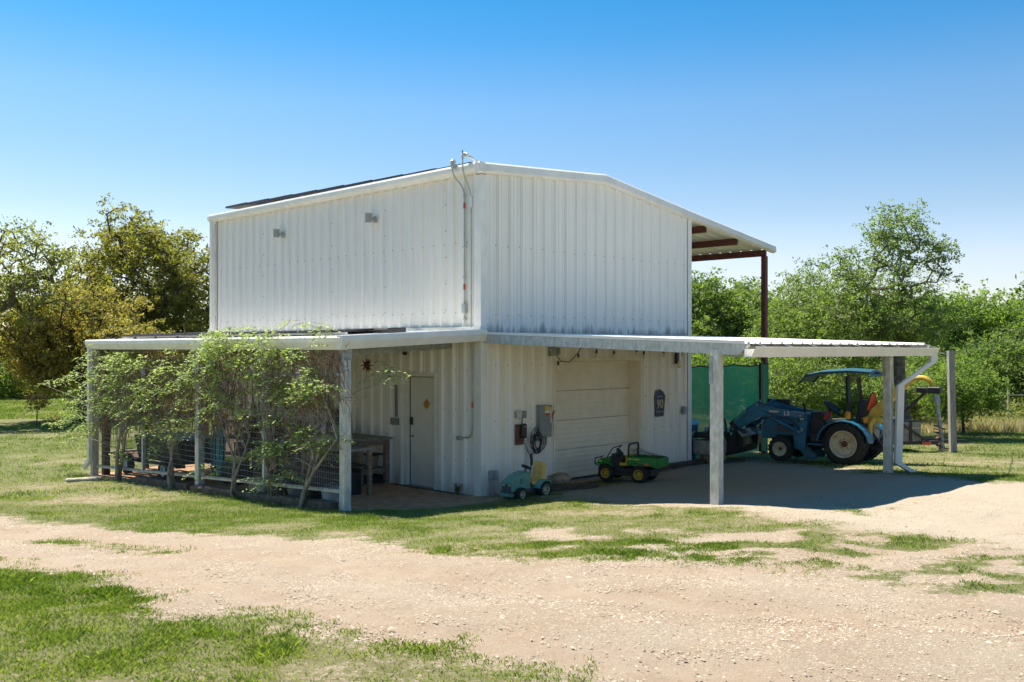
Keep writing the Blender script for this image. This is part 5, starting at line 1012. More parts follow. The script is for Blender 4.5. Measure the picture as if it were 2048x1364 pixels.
# shelving with lumber, crates
sh = thing('shelf_rack', 'wooden rack stacked with boards and crates against the shaded wall', 'shelf', fl(-.45, 5.6), T)
for z in (.25, .62, .98):
    part('shelf_board', MB().bbox(-.32,.32,-.1,2.2,z,z+.04,.004), M['wood'], sh)
for x in (-.30, .30):
    for y in (-.06, 2.15): part('upright', MB().box(x-.04,x+.04,y-.04,y+.04,-.05,1.1), M['woodd'], sh)
for i, (b_, a_, z, w_, l_, h_, mm, lb) in enumerate(((-.45,6.0,.29,.5,.6,.26,'woodd','dark crate on the lowest shelf of the wooden rack, nearer the door'),(-.45,7.0,.29,.5,.7,.28,'rust','rusty brown crate on the lowest shelf, farther end'),(-.45,6.1,.66,.45,.7,.22,'board','red brown box on the middle shelf'),(-.45,7.1,.66,.5,.5,.26,'black','black box on the middle shelf of the rack'),(-.45,6.6,1.02,.5,.9,.14,'woodd','flat dark box lying on top of the rack'))):
    t = thing('crate', lb, 'crate', fl(b_, a_, z), T, 'boxes on the wooden rack'); part('body', MB().box(-w_/2,w_/2,-l_/2,l_/2,0,h_*.93), M[mm], t); part('rim', MB().bbox(-w_/2-.012,w_/2+.012,-l_/2-.012,l_/2+.012,h_*.93,h_,.003), M[mm], t)
# hand tools hanging on the wall
rr = random.Random(12)
for i, (y, z, l_, nm, lb) in enumerate(((4.55,1.95,1.1,'rake','rake with dark handle hanging nearest the workbench'),(4.95,1.9,1.0,'shovel','shovel hanging beside the rake on the wall'),(5.6,2.05,.7,'saw','long saw hanging above the wooden rack'),(6.2,1.8,.55,'hand_tool','short black tool hanging over the rack'),(6.9,1.85,.6,'hand_tool','short black tool hanging by the wall near the rack end'),(7.6,2.0,.9,'hoe','hoe hanging on the wall past the rack'))):
    t = thing(nm, lb, nm.replace('_', ' '), F(-.07, y, z-l_), T, 'tools hanging on the shaded wall'); part('handle', MB().tube([(0,0,.18),(0,.02,l_)],.016,6), M['woodd'], t); part('head', MB().bbox(-.02,.02,-.09,.09,0,.2,.008), M['black'], t)
for i, (y, z, w_, lb) in enumerate(((4.9,1.32,1.7,'orange brown shelf board on the wall above the workbench'),(6.3,1.75,2.3,'thin white shelf on the wall above the rack'))):
    t = thing('wall_shelf', lb, 'shelf', F(-.04, y, z), T); part('board', MB().bbox(-.22,0,-w_/2,w_/2,0,.03,.003), M['board' if i == 0 else 'white'], t)
    for s in (-.4, .4): part('bracket', MB().prism([(-.18,0),(0,0),(0,-.18)],w_*s-.012,w_*s+.012,'y'), M['black'], t)
for i, (y, w_) in enumerate(((4.5,.12),(4.8,.16),(5.2,.1),(5.45,.14))):
    t = single('can', MB().lathe([(w_/2,0),(w_/2,.16),(w_/2-.01,.165),(0,.165)],(0,0,0),'z',12), M[['rust','graym','red','white'][i]], ['rusty can at the near end of the wall shelf','grey can second on the wall shelf','red can third on the wall shelf','white can at the far end of the wall shelf'][i], 'can', F(-.13, y, 1.35), T, 'cans on the wall shelf')
# blue hose bundle hung on the middle post
hs_ = thing('hose', 'bundle of teal blue hose hanging from the middle lean-to post', 'hose', F(PX+.16, 4.35, .0), T)
for k in range(11):
    r_ = random.Random(k+50); y = r_.uniform(-.22,.16); w_ = r_.uniform(.03,.09); x = r_.uniform(-.04,.05); zt = r_.uniform(1.15,1.38); zb = r_.uniform(.05,.42)
    part('loop', MB().tube([(x,y+w_*math.cos(q_*math.pi/8), (zt+zb)/2+(zt-zb)/2*math.sin(q_*math.pi/8)) for q_ in range(17)],.011,5,False), M['hose'], hs_)
# black cart near the far end
ct = thing('garden_cart', 'black high-sided garden cart with white-hubbed wheels behind the far trellis bay', 'cart', fl(-2.1, 6.2, 0), T)
part('tub', MB().prism([(-.45,.36),(.45,.36),(.55,.86),(-.55,.86)],-.1,1.9,'y'), M['black'], ct); part('frame', MB().beam((-.4,-.1,.32),(-.4,3.2,.26),.06,.06).beam((.4,-.1,.32),(.4,3.2,.26),.06,.06).beam((-.4,2.4,.29),(.4,2.4,.29),.06,.06), M['black'], ct)
for y in (.35, 2.15):
    for s in (1, -1):
        w_ = wheel(ct, (.58*s, y, .22), .225, .14, .11, M['rubber'], M['white'], 12, side=1); w_.rotation_euler = (0, 0, R(-90*s))
for i in range(5): part('deck_board', MB().bbox(-.40+i*.165,-.25+i*.165,2.0,3.3,.30,.34,.004), M['rust'], ct)
q = fl(-1.9, 4.9, 0); t = thing('yellow_scooter', 'yellow-green kick scooter lying against the rack behind the mesh', 'scooter', q, T)
part('deck', MB().bbox(-.07,.07,.0,.55,.42,.50,.01), M['lime'], t); part('stem', MB().tube([(0,0.0,.44),(0,-.35,.60),(0,-.55,.70),(0,-.75,.70)],.022,6), M['lime'], t); part('support', MB().box(-.2,.2,-.1,.5,0,.42), M['woodd'], t)
# second low bench inside the trellis near the corner
t = thing('potting_table', 'low dark potting table behind the near trellis bay', 'table', fl(-1.6, 1.9), T)
part('top', MB().bbox(-.3,.3,-.5,.9,.80,.85,.006), M['woodg'], t); part('shelf', MB().bbox(-.28,.28,-.45,.85,.5,.53,.005), M['woodd'], t)
for x in (-.26,.26):
    for y in (-.44,.84): part('leg', MB().box(x-.035,x+.035,y-.035,y+.035,0,.80), M['wood'], t)
t = thing('black_crate', 'black fabric crate standing under the potting table', 'crate', fl(-1.6, 2.0), T); part('body', MB().bbox(-.24,.24,-.35,.6,0,.42,.02), M['bag'], t); part('rim', MB().bbox(-.25,.25,-.36,.61,.42,.45,.01), M['black'], t)
# ---------------------------------------------------------------- far things
pk = at(1588, 838); pk = (pk[0]*.94+.0, 38.)
X0 = (1588-1024)/1922*38; cr_ = thing('pickup_truck', 'white pickup truck parked far behind the blue tractor hood', 'truck', (X0, 38, g1(X0, 38)), R(8))
part('body', MB().prism([(-2.4,.45),(2.3,.45),(2.35,.95),(1.3,1.08),(.75,1.62),(-.55,1.66),(-.75,1.12),(-2.4,1.10)],-.9,.9,'y'), M['carw'], cr_)
part('window', MB().prism([(1.12,1.1),(.70,1.55),(.2,1.57),(.2,1.1)],-.91,.91,'y').prism([(.1,1.1),(.1,1.57),(-.48,1.58),(-.62,1.12)],-.91,.91,'y'), M['carg'], cr_); part('bumper', MB().bbox(2.3,2.5,-.85,.85,.4,.62,.02).bbox(-2.55,-2.38,-.85,.85,.4,.62,.02), M['chrome'], cr_)
for x in (-1.5, 1.5):
    for s in (1, -1): wheel(cr_, (x,.85*s,.36), .38, .24, .22, M['rubber'], M['chrome'], 10, side=s)
hx = (1897-1024)/1922*62; hs2 = thing('farm_house', 'distant brown-roofed house glimpsed through the trees on the right', 'house', (hx, 62, -.5), R(12))
part('wall', MB().box(-5,5,-3,3,0,2.5), M['house'], hs2); part('roof', MB().prism([(-3.5,2.45),(3.5,2.45),(0,4.2)],-5.4,5.4,'x'), M['hroof'], hs2)
for x in (-3, 0, 3): w_ = part('window', MB().box(x-.6,x+.6,-3.05,-2.98,.9,2.0), M['carg'], hs2); part('sill', MB().box(x-.7,x+.7,-3.1,-3.0,.82,.9), M['white'], w_)
# wire fence far right
ff = thing('field_fence', 'thin wire field fence with metal posts across the dry meadow', 'fence', (0, 0, 0))
for i in range(9): x = 14.5+i*2.2; y = 36+i*.3; z = g1(x, y); part('fence_post', MB().box(x-.03,x+.03,y-.03,y+.03,z-.2,z+1.3), M['galv_d'], ff)
for h in (.4, .75, 1.1): part('fence_wire', MB().tube([(14.5+i*2.2, 36+i*.3, g1(14.5+i*2.2, 36+i*.3)+h) for i in range(9)],.012,3), M['wire'], ff)
# ================================================================ trees
def tree_parts(seed, blobs, base, top, r0, nclump, nleaf, leaf, sig, hollow=.35, wig=.10, low_bias=0., tip=.012):
    """returns (MB wood, V, F, tint): skeleton joined to leaf clumps that fill the ellipsoids"""
    r = rnd(seed); cs = []; vol = np.array([b[3]*b[4]*b[5] for b in blobs])**.8; vol = vol/vol.sum()
    for _ in range(nclump):
        b = blobs[r.choice(len(blobs), p=vol)]; d = r.normal(size=3); d /= np.linalg.norm(d); rr = (hollow+(1-hollow)*r.random())**(1/2.2)*(.78+.30*math.sin(d[0]*5+seed+b[0]*9)*math.sin(d[2]*6+seed*2)+.30*r.random())
        cs.append([b[0]+d[0]*b[3]*rr, b[1]+d[1]*b[4]*rr, b[2]+d[2]*b[5]*rr])
    cs = np.array(cs); base = np.array(base, float); top = np.array(top, float)
    nodes = []; par = []; K = 7
    for i in range(K):
        t = i/(K-1); p = base*(1-t)+top*t+np.array([math.sin(t*5+seed)*.05, math.cos(t*4+seed)*.05, 0])*np.linalg.norm(top-base)*.5*(t > 0); nodes.append(p); par.append(i-1)
    order = np.argsort(np.linalg.norm(cs-top, axis=1)); tips = []; step = max(np.linalg.norm(top-base)/5, .25)
    NA = np.zeros((nclump*14+K, 3)); NA[:K] = nodes; nn = K; depth = [0]*K
    for ci in order:
        c = cs[ci]; d = np.linalg.norm(NA[:nn]-c, axis=1)+.12*np.maximum(0, NA[:nn, 2]-c[2]); d[:K-2] += 1.5*step; j = int(np.argmin(d)); p = NA[j]; L_ = np.linalg.norm(c-p); k = max(1, min(12, int(round(L_/step)))); prev = j
        for s in range(1, k+1):
            t = s/k; q = p*(1-t)+c*t; q = q+r.normal(size=3)*wig*L_*math.sin(math.pi*t)*.5; q[2] += .12*L_*math.sin(math.pi*t); NA[nn] = q; par.append(prev); depth.append(0); prev = nn; nn += 1
        tips.append(prev)
    cnt = np.zeros(nn)
    for t_ in tips: cnt[t_] += 1
    for i in range(nn-1, 0, -1): cnt[par[i]] += cnt[i]
    mx = max(cnt[0], 1); rad = tip+(r0-tip)*(cnt/mx)**.58; rad[0] = r0*1.35; rad[1] = r0*1.08
    kids = [[] for _ in range(nn)]
    for i in range(1, nn): kids[par[i]].append(i)
    mb = MB(); stack = [(0, None)]; 
    while stack:
        s, fr = stack.pop(); ch = [s] if fr is None else [fr, s]; cur = s
        while kids[cur]:
            ks = sorted(kids[cur], key=lambda q: -cnt[q])
            for o in ks[1:]: stack.append((o, cur))
            cur = ks[0]; ch.append(cur)
        if len(ch) < 2: continue
        rs = [rad[c] for c in ch]
        if fr is not None: rs[0] = rs[1]*1.15
        mb.tube([NA[c] for c in ch], rs, 8 if rs[0] > .08 else (5 if rs[0] > .025 else 3), False)
    tot = nclump*nleaf; ci = np.repeat(np.arange(nclump), nleaf); ns = 7; st_ = r.normal(size=(nclump, ns, 3))*np.array([sig, sig, sig*.75]); si = r.integers(0, ns, tot); off = st_[ci, si]+r.normal(size=(tot, 3))*np.array([sig, sig, sig*.6])*.36; ctr = cs[ci]+off
    V, Fq, tn = leaf_quads(r, ctr, leaf, (.65*r.random(nclump)[ci]+.35*r.random((nclump, ns))[ci, si])*.75)
    return mb, V, Fq, tn
def leaf_quads(r, ctr, leaf, ct, up=.6):
    tot = len(ctr); nrm = r.normal(size=(tot, 3)); nrm[:, 2] += up; nrm /= np.linalg.norm(nrm, axis=1)[:, None]; a = np.cross(nrm, r.normal(size=(tot, 3))); a /= np.linalg.norm(a, axis=1)[:, None]; b = np.cross(nrm, a)
    l = leaf*(.5+1.1*r.random(tot)**1.4)[:, None]; w = l*.5
    V = np.stack([ctr-a*l*.5, ctr+b*w*.5-nrm*l*.08, ctr+a*l*.5, ctr-b*w*.5-nrm*l*.08], 1).reshape(-1, 3); i = np.arange(tot)*4; Fq = np.stack([i, i+1, i+2, i+3], -1)
    return V, Fq, np.repeat(np.clip(ct+r.random(tot)*.5, 0, 1), 4)
def tree(name, label, seed, px, Z, zbase, blobs_px, r0, nclump, nleaf, leaf, sig, lm, bm_, cat='tree', group=None, trunk_px=None, **kw):
    """crown ellipsoids are given as (photo x, photo y, half width px, half height px, depth offset m, depth radius m) at distance Z and turned into real sizes there"""
    s = Z/1922; X0 = (px-1024)*s; zb = g1(X0, Z) if zbase is None else zbase; bl = []
    for b in blobs_px: bl.append(((b[0]-px)*s, b[4], 2.6-(b[1]-697)*s-zb, b[2]*s, b[5], b[3]*s))
    tpx = trunk_px or (blobs_px[0][0], blobs_px[0][1]+blobs_px[0][3]*.5); top = ((tpx[0]-px)*s, 0, 2.6-(tpx[1]-697)*s-zb)
    wood, V, Fq, tn = tree_parts(seed, bl, (0,0,-.15), top, r0, nclump, nleaf, leaf, sig, **kw)
    t = thing(name, label, cat, (X0, Z, zb), 0, group); part('trunk', wood, bm_, t, smooth=True)
    o = bpy.data.objects.new('crown', raw_mesh('crown', V, Fq, tn, lm, 4)); COL.objects.link(o); o.parent = t
    return t
# left oaks
tree('oak_tree', 'tall rounded oak with bronze green leaves rising above the lean-to roof', 11, 300, 48, None, [(285,560,150,125,0,4.2),(260,490,95,68,0,2.6),(345,500,62,55,1,2),(372,600,75,90,0,3),(200,600,70,70,-1,2.5),(330,680,115,80,0,3.6)], .46, 460, 120, .15, .36, L['oak'], M['bark'], trunk_px=(300,660), hollow=.2, tip=.02)
tree('oak_tree', 'low wide bronze-leaved oak with drooping branches left of the lean-to', 12, 172, 41, None, [(165,640,115,70,0,3.2),(90,690,95,70,-.5,3),(200,700,100,60,0,2.5),(60,640,80,50,1,2.5),(280,690,90,55,-1,2.2),(110,755,80,28,0,2.2)], .38, 470, 112, .13, .30, L['oak2'], M['bark'], trunk_px=(165,690), hollow=.2, tip=.018)
tree('oak_tree', 'sparse pale green oak with bare spreading limbs at the left edge', 13, -30, 38, None, [(60,520,72,55,0,2.2),(-20,500,90,60,0,2.6),(40,585,95,55,0,2.5),(-60,600,90,80,0,3),(120,505,30,26,0,1)], .30, 240, 50, .13, .30, L['pale'], M['barkl'], trunk_px=(-25,640), hollow=.15, wig=.2)
tree('bright_tree', 'small bright green tree in the left background behind the lawn', 14, 25, 62, None, [(20,740,70,50,0,2.6),(80,760,50,30,0,2)], .13, 90, 90, .17, .4, L['bright'], M['bark'])
tree('bright_tree', 'bright green bush between the oak trunks on the left', 15, 205, 60, None, [(205,735,45,50,0,2)], .12, 50, 90, .17, .4, L['bright'], M['bark'])
tree('sapling', 'small orange-leaved sapling on the left lawn', 16, 76, 38, None, [(72,805,26,16,0,.5)], .022, 34, 26, .075, .07, L['copper'], M['bark'], cat='tree', hollow=.3, tip=.005)
tree('sapling', 'nearly bare sapling right of the orange one on the left lawn', 17, 109, 33, None, [(110,840,22,16,0,.35)], .016, 16, 3, .05, .05, L['copper'], M['bark'], hollow=.3, tip=.004)
tree('sapling', 'thin green sapling near the far lean-to post', 18, 144, 37, None, [(146,805,18,22,0,.35)], .016, 16, 16, .07, .07, L['elm'], M['bark'], hollow=.3, tip=.004)
# right hand trees
tree('elm_tree', 'tall feathery elm with upright airy branches behind the carport', 21, 1808, 31, None, [(1745,590,95,100,0,1.7),(1790,490,52,85,0,.9),(1822,455,32,50,0,.5),(1872,520,44,62,0,.7),(1700,530,34,45,0,.6),(1680,640,110,80,0,1.8),(1800,640,120,80,0,1.8),(1760,460,36,50,0,.6),(1880,500,26,30,0,.4)], .19, 800, 55, .08, .16, L['elm'], M['barkl'], trunk_px=(1800,640), hollow=.2, tip=.006)
tree('elm_tree', 'grey green elm leaning left of the tall one, over the tractor canopy', 22, 1650, 33, None, [(1630,640,85,90,0,1.8),(1610,570,50,50,0,1.0),(1560,660,70,80,0,1.6),(1660,720,110,60,0,2)], .13, 480, 65, .08, .20, L['elm'], M['barkl'], hollow=.25, tip=.006, trunk_px=(1640,720))
tree('dense_tree', 'dense dark green tree seen just right of the building wall', 23, 1440, 42, None, [(1440,650,85,85,0,2.4),(1490,640,70,75,0,2),(1400,600,40,55,0,1.5)], .20, 380, 95, .13, .32, L['dense'], M['bark'], hollow=.3)
tree('dense_tree', 'rounded bright green tree far right beyond the leaning post', 24, 1960, 50, None, [(1940,660,85,75,0,3),(2010,670,70,60,0,3),(1890,640,50,50,0,2)], .24, 360, 95, .16, .4, L['bright'], M['bark'], hollow=.3)
tree('dense_tree', 'dark leafy tree behind the brush on the right edge', 25, 2010, 40, None, [(2010,740,70,70,0,2.2),(2090,720,80,90,0,2.5),(1960,760,50,60,0,1.6)], .18, 330, 95, .12, .28, L['dense'], M['bark'], hollow=.3)
tree('young_tree', 'bright young tree with several thin stems right of the leaning post', 26, 1925, 32, None, [(1925,780,55,60,0,1),(1890,790,40,50,0,.8),(1965,790,45,45,0,.8)], .05, 230, 60, .085, .16, L['bright'], M['bark'], hollow=.3, tip=.005)
tree('young_tree', 'olive shrubby tree low behind the trailer', 27, 1830, 36, None, [(1830,790,60,50,0,1.4),(1770,780,60,50,0,1.4)], .06, 220, 60, .09, .2, L['elm'], M['bark'], hollow=.3, tip=.006)
tree('shrub_tree', 'pale green shrubby tree behind the tractor bonnet', 28, 1560, 30, None, [(1565,760,60,65,0,1.2),(1620,760,60,60,0,1.3)], .05, 260, 55, .08, .18, L['elm'], M['barkl'], hollow=.2, tip=.006)
tree('shrub_tree', 'bright green bush glowing behind the green screen', 29, 1450, 34, None, [(1440,760,70,70,0,1.5),(1510,770,60,60,0,1.4)], .06, 260, 60, .09, .2, L['bright'], M['bark'], hollow=.2, tip=.006)
tree('shrub_tree', 'low bright brush behind the tractor rear wheel', 30, 1710, 33, None, [(1700,815,60,30,0,1.2),(1640,820,40,30,0,1)], .05, 150, 60, .085, .18, L['bright'], M['bark'], hollow=.2, tip=.006)
# brush below the big elm
# background row: two source trees copied along the horizon
def bgtree(name, label, seed, X0, Y0, h, w, lm, n=170, lf=.26):
    bl = [(0,0,h*.62,w*.5,w*.45,h*.36),(w*.25,0,h*.45,w*.35,w*.35,h*.3),(-w*.25,0,h*.5,w*.35,w*.35,h*.3),(0,0,h*.25,w*.45,w*.4,h*.22)]
    wood, V, Fq, tn = tree_parts(seed, bl, (0,0,-.2), (0,0,h*.55), .22, n, 85, lf, .45, hollow=.3)
    t = thing(name, label, 'tree', (X0, Y0, g1(X0, Y0)), 0, 'trees along the horizon'); part('trunk', wood, M['bark'], t, smooth=True)
    o = bpy.data.objects.new('crown', raw_mesh('crown', V, Fq, tn, lm, 4)); COL.objects.link(o); o.parent = t; return t
src = [bgtree('background_tree', 'green tree in the far row behind the right hand woods, first from the building', 41, 12.5, 56, 6.6, 8, L['dense']), bgtree('background_tree', 'bronze green tree in the far row at the left horizon', 42, -38, 74, 7.5, 10, L['oak'])]
rr = random.Random(5)
spots = [(15.5,58,0,.95),(20.5,57,0,.9),(25.5,60,0,1.0),(31,58,0,1.05),(37,62,0,1.1),(43,58,0,1.1),(50,55,0,1.2),(7,60,0,.8),(1,66,0,.9),(-5,68,1,.9),(-12,72,1,.8),(-19,72,0,.8),(-25,76,1,.8),(-31,78,0,.85),(-46,70,1,1),(-54,66,0,1.1),(-60,60,1,1.1),(60,50,0,1.2),(-66,50,1,1.1),(70,44,0,1.2)]
words = ['behind the right hand woods, second along', 'behind the tall feathery elm', 'seen above the leaning timber post', 'far right of the woods', 'at the right end of the row', 'beyond the right frame edge', 'out of view on the far right', 'hidden behind the building, right half', 'behind the building centre', 'behind the building, left half', 'behind the rounded oak', 'far beyond the gap between the oaks', 'in the left distance behind the wide oak', 'in the left distance near the frame edge', 'beyond the left frame edge', 'further beyond the left frame edge', 'leftmost behind the lawn', 'rightmost beyond the meadow', 'outermost on the left', 'outermost on the right']
for (x, y, k, s), w_ in zip(spots, words):
    copy_tree(src[k], (x, y, g1(x, y)), rr.uniform(0, 6.28), (s*rr.uniform(.9,1.15), s*rr.uniform(.9,1.15), s), ('green' if k == 0 else 'bronze green')+' tree in the far row '+w_, 'trees along the horizon')
# brush along the wood's edge as undergrowth
def undergrowth(name, label, boxes, n, leaf, lm, seed):
    r = rnd(seed); C = []
    for (x0, x1, y0, y1, h) in boxes:
        k = int(n*(x1-x0)*(y1-y0)*h/sum((b[1]-b[0])*(b[3]-b[2])*b[4] for b in boxes)); x = r.uniform(x0, x1, k); y = r.uniform(y0, y1, k); hh = h*(.35+.9*fbm(x, y, 1.6, seed)); C.append(np.stack([x, y, G(x, y)+hh*r.random(k)**.7], -1))
    C = np.concatenate(C); cl = fbm(C[:, 0]*1.0, C[:, 1]+C[:, 2]*2, .6, seed+3); C = C[cl > .44]
    V, Fq, tn = leaf_quads(r, C, leaf, fbm(C[:, 0], C[:, 1], 1.2, seed+8)*.6)
    o = bpy.data.objects.new(name, raw_mesh(name, V, Fq, tn, lm, 4)); COL.objects.link(o); o['kind'] = 'stuff'; o['label'] = label
undergrowth('undergrowth', 'dense green undergrowth at the foot of the right hand woods', [(7,22,44,50,3.6),(20,34,42,52,3.4),(9,17,36,40,1.8)], 90000, .17, L['dense'], 51)
undergrowth('undergrowth', 'low green bushes at the far edge of the left lawn', [(-45,-14,60,70,2.6)], 60000, .24, L['dense'], 52)
undergrowth('undergrowth', 'pale dry brush beside the trailer and young trees', [(12,19,34,37,.9),(18,24,35,38,1.3)], 12000, .07, L['pale'], 53)
# ================================================================ wisteria on the trellis
def fence_pt(px, py, x=-3.0):
    """point on the vertical plane just outside the trellis seen at photo position"""
    u = (px-1024)/1922; bx = CX+UR[0]*x; by = CY+UR[1]*x; a = (u*by-bx)/(UL[0]-u*UL[1]); X = bx+UL[0]*a; Y = by+UL[1]*a
    return a, 2.6-(py-697)/1922*Y
blobs = [(235,730,60,26,14,0),(190,790,42,38,9,0),(165,845,30,32,5,.25),(280,775,70,38,13,0),(330,730,40,26,6,0),(360,780,45,40,7,0),(140,755,18,12,1.2,.2),(150,870,28,10,1.4,.3),(300,830,60,28,6,0),(330,870,40,18,3,0),
         (430,740,50,42,16,0),(480,700,45,30,9,.05),(480,672,34,22,6,.1),(520,655,10,10,.7,.1),(455,800,40,26,5,0),(400,850,40,22,3,0),(550,725,58,34,14,0),(610,700,18,12,1,.1),(655,664,12,10,.7,.2),(625,652,8,6,.4,.2),(615,760,38,34,7,.05),(640,770,24,14,2.5,.1),
         (570,800,34,30,4,0),(590,850,34,30,4,0),(560,900,34,26,4,.1),(560,955,42,16,2.4,.15),(440,945,16,12,.9,.2),(620,880,45,40,3.5,0),(712,775,20,26,.9,.1),(700,740,20,20,1,.2),(500,830,24,24,1.4,0),(270,880,60,30,2.4,0),(660,900,30,40,1.2,0)]
plants = [(235, 945, 'wisteria vine rooted nearest the far post, trunk leaning'), (345, 965, 'wisteria vine with a twisted grey trunk in the middle of the far bay'), (465, 985, 'wisteria vine with several thin stems right of the middle post'), (600, 1003, 'wisteria vine with a bare stem leaning right near the front post'), (540, 990, 'small wisteria vine low on the trellis behind the rail')]
WV = []
for px, py, lb in plants:
    a, z = fence_pt(px, py, -3.05); q = F(-3.05, a); WV.append((a, q, thing('wisteria_vine', lb, 'vine', (q[0], q[1], g1(q[0], q[1])), T, 'wisteria vines on the trellis')))
pa = np.array([w[0] for w in WV]); r = rnd(77); leafC = {i: [] for i in range(5)}; sprigs = {i: [] for i in range(5)}; flowers = {i: [] for i in range(5)}; tw = {i: MB() for i in range(5)}
def local(i, b, a, z): return np.array([b+3.05, a-WV[i][0], z-WV[i][1][2]-WV[i][2].location[2]])
for (px, py, rx, ry, w, out) in blobs:
    n_ = int(w*9.6); kc = 0
    for _ in range(n_):
        if kc == 0: kc = int(r.integers(3, 8)); dc = r.normal(size=2)*.62
        kc -= 1; d = dc; a, z = fence_pt(px+d[0]*rx+r.normal()*5, py+d[1]*ry+r.normal()*4); b = -3.0-out*r.random()*1.2-abs(r.normal())*.10+.12*r.random()
        if a < 2.0 and px > 690: b = -2.5+r.random()*.4; 
        if z > 2.6 and z < 2.95 and b > -3.12: b = -3.14-r.random()*.08
        i = int(np.argmin(np.abs(pa-a)+.3*(pa == pa[4]))); c = local(i, b, a, z)
        # pinnate spray: leaflets along a short drooping rachis
        L_ = r.uniform(.18, .38); an = r.uniform(0, 6.28); dv = np.array([math.cos(an)*.8-.3, math.sin(an), r.uniform(-.5, .5)]); dv /= np.linalg.norm(dv); k = r.integers(6, 11); tt_ = np.linspace(.15, 1, k)
        for t_ in tt_:
            base_ = c+dv*L_*t_+np.array([0, 0, -.10*t_*t_]); side = np.cross(dv, [0, 0, 1.]); side /= np.linalg.norm(side)+1e-6
            for s_ in (-1, 1): leafC[i].append((base_+side*s_*.03, side*s_*.75+dv*.45, r.random()))
        if r.random() < .8: sprigs[i].append((c, dv, L_))
for i in range(5):
    W_ = WV[i][2]; A_ = leafC[i]
    if not A_: continue
    C = np.array([x[0] for x in A_]); D = np.array([x[1] for x in A_]); t_ = np.array([x[2] for x in A_]); n_ = len(C); D += r.normal(size=D.shape)*.25; D /= np.linalg.norm(D, axis=1)[:, None]
    nm = r.normal(size=(n_, 3))*.55+np.array([-.3, 0, .9]); sd_ = np.cross(D, nm); sd_ /= np.linalg.norm(sd_, axis=1)[:, None]; l = r.uniform(.045, .085, n_)[:, None]
    V = np.stack([C, C+D*l*.45+sd_*l*.19, C+D*l, C+D*l*.45-sd_*l*.19], 1).reshape(-1, 3); k = np.arange(n_)*4
    o = bpy.data.objects.new('foliage', raw_mesh('foliage', V, np.stack([k, k+1, k+2, k+3], -1), np.repeat(t_, 4), L['vine'], 4)); COL.objects.link(o); o.parent = W_
    # stems: trunk from the ground fanning out into the leaf mass
    zt = [1.1, 1.0, 1.0, 1.35, .6][i]; rs = random.Random(i+5); st = MB(); lean = [-.15, .25, -.2, -.55, .1][i]; r0 = [.042,.034,.018,.028,.014][i]
    tips_ = C[r.choice(n_, min(15, n_//110+4), replace=False)]
    nst = [2, 2, 4, 3, 2][i]
    for s in range(nst):
        top_ = (rs.uniform(-.03,.08), lean*rs.uniform(.6,1.3)+(s-nst/2)*.22, zt*rs.uniform(.8,1.3)); off_ = rs.uniform(-.05,.05)
        pth = smooth_path([(off_,off_,-.08),(off_+rs.uniform(-.04,.04),lean*.25+off_,.25),(rs.uniform(-.05,.05),lean*.6+(s-nst/2)*.1,.65),top_],3); m_ = len(pth); st.tube(pth, [r0*(1.3-.85*j/m_) for j in range(m_)], 7)
        for tpt in tips_[s::nst]:
            b0 = Vector(top_) if rs.random() < .6 else pth[int(m_*.6)]; e_ = Vector(tpt); md = b0*.5+e_*.5+Vector((rs.uniform(-.05,.05), rs.uniform(-.15,.15), rs.uniform(-.05,.25))); st.tube(smooth_path([b0, md, e_],3), [.011, .010, .009, .008, .006, .005, .004], 4, False)
    part('stem', st, M['vinebark'], W_, smooth=True)
    tw_ = MB()
    for (c, dv, L_) in sprigs[i]: tw_.tube([c-dv*.15, c+dv*L_*.5, c+dv*L_+np.array([0,0,-.08])], .0025, 3, False)
    part('sprig_stems', tw_, M['twig'], W_, kind='stuff')
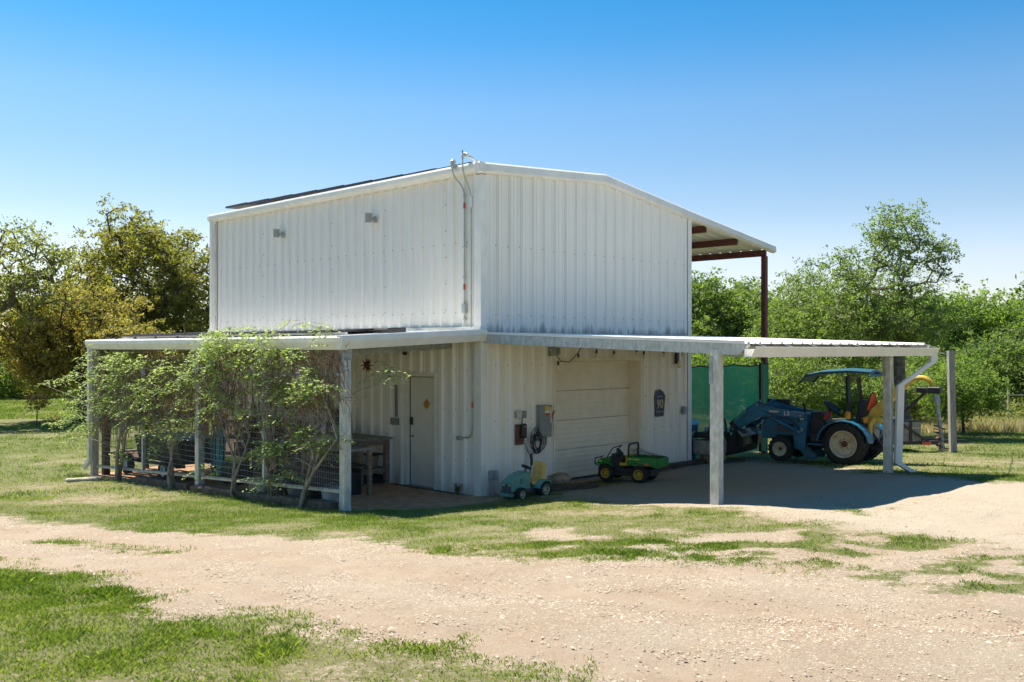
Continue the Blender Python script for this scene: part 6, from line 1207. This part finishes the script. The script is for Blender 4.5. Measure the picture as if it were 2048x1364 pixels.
# dry brown hanging twigs tangled in the mesh
for i, (x0, x1, y0, y1, k) in enumerate([(205,330,730,870,330),(300,400,720,860,350),(405,490,720,870,300),(520,690,720,840,230),(560,640,800,930,60)]):
    W_ = WV[[0,1,2,3,4][i]]; mb = MB(); rs = random.Random(i+90)
    for _ in range(k):
        a, z = fence_pt(rs.uniform(x0, x1), rs.uniform(y0, y1), -2.95); c = Vector(local([0,1,2,3,4][i], -2.97-rs.random()*.08+.05, a, z)); ln = rs.uniform(.25,.75); an = rs.gauss(0, .9); pts = [c+Vector((0, 0, ln/2))]
        for s in range(1, 5): pts.append(pts[-1]+Vector((rs.uniform(-.02,.02), math.sin(an)*ln/4+rs.uniform(-.03,.03), -math.cos(an)*ln/4))); an += rs.gauss(0, .25)
        mb.tube(pts, [.007,.0065,.006,.005,.004], 3, False)
    part('dry_twigs', mb, M['twig'], W_[2], kind='stuff')
for (px, py) in [(380,752),(538,748),(520,735),(545,748),(462,768),(619,758),(613,765),(662,858),(410,868),(577,818),(555,717),(580,722),(552,776),(160,880),(580,885),(610,745),(410,775),(300,745)]:
    a, z = fence_pt(px, py); i = int(np.argmin(np.abs(pa-a)+.3*(pa == pa[4]))); c = local(i, -3.14, a, z); mb = MB(); rs = random.Random(px)
    for k in range(26):
        t_ = k/26; R__ = .036*math.sin(math.pi*min(1, t_*.8+.18)); an = rs.uniform(0, 6.28); q = Vector(c)+Vector((R__*math.cos(an), R__*math.sin(an), .06-.13*t_)); mb.lathe([(0,-.011),(.012,0),(0,.011)], tuple(q), 'z', 4)
    part('flower_cluster', mb, M['lav'], WV[i][2])
# brown autumn leaves under the lean-to roof
mb = MB(); rs = random.Random(2)
for k in range(260):
    y = rs.uniform(1.2, 4.6); q = Vector((rs.gauss(-2.6,.15), y, 2.34+rs.gauss(0,.09))); d = Vector((rs.uniform(-1,1), rs.uniform(-1,1), rs.uniform(-1,1)))*.05; s2 = d.cross(Vector((.3,.2,1)))*.5; mb.add([q, q+d*.5+s2, q+d, q+d*.5-s2], [(0,1,2,3)])
o = part('dry_leaves', mb, M['brownleaf'], None); o.location = F(0, 0); o.rotation_euler = (0, 0, T); o['kind'] = 'stuff'; o['label'] = 'dry brown leaves caught under the lean-to roof behind the near post'
for k in bpy.data.objects:
    if k.type == 'MESH' and not k.data.materials: print('NOMAT', k.name)
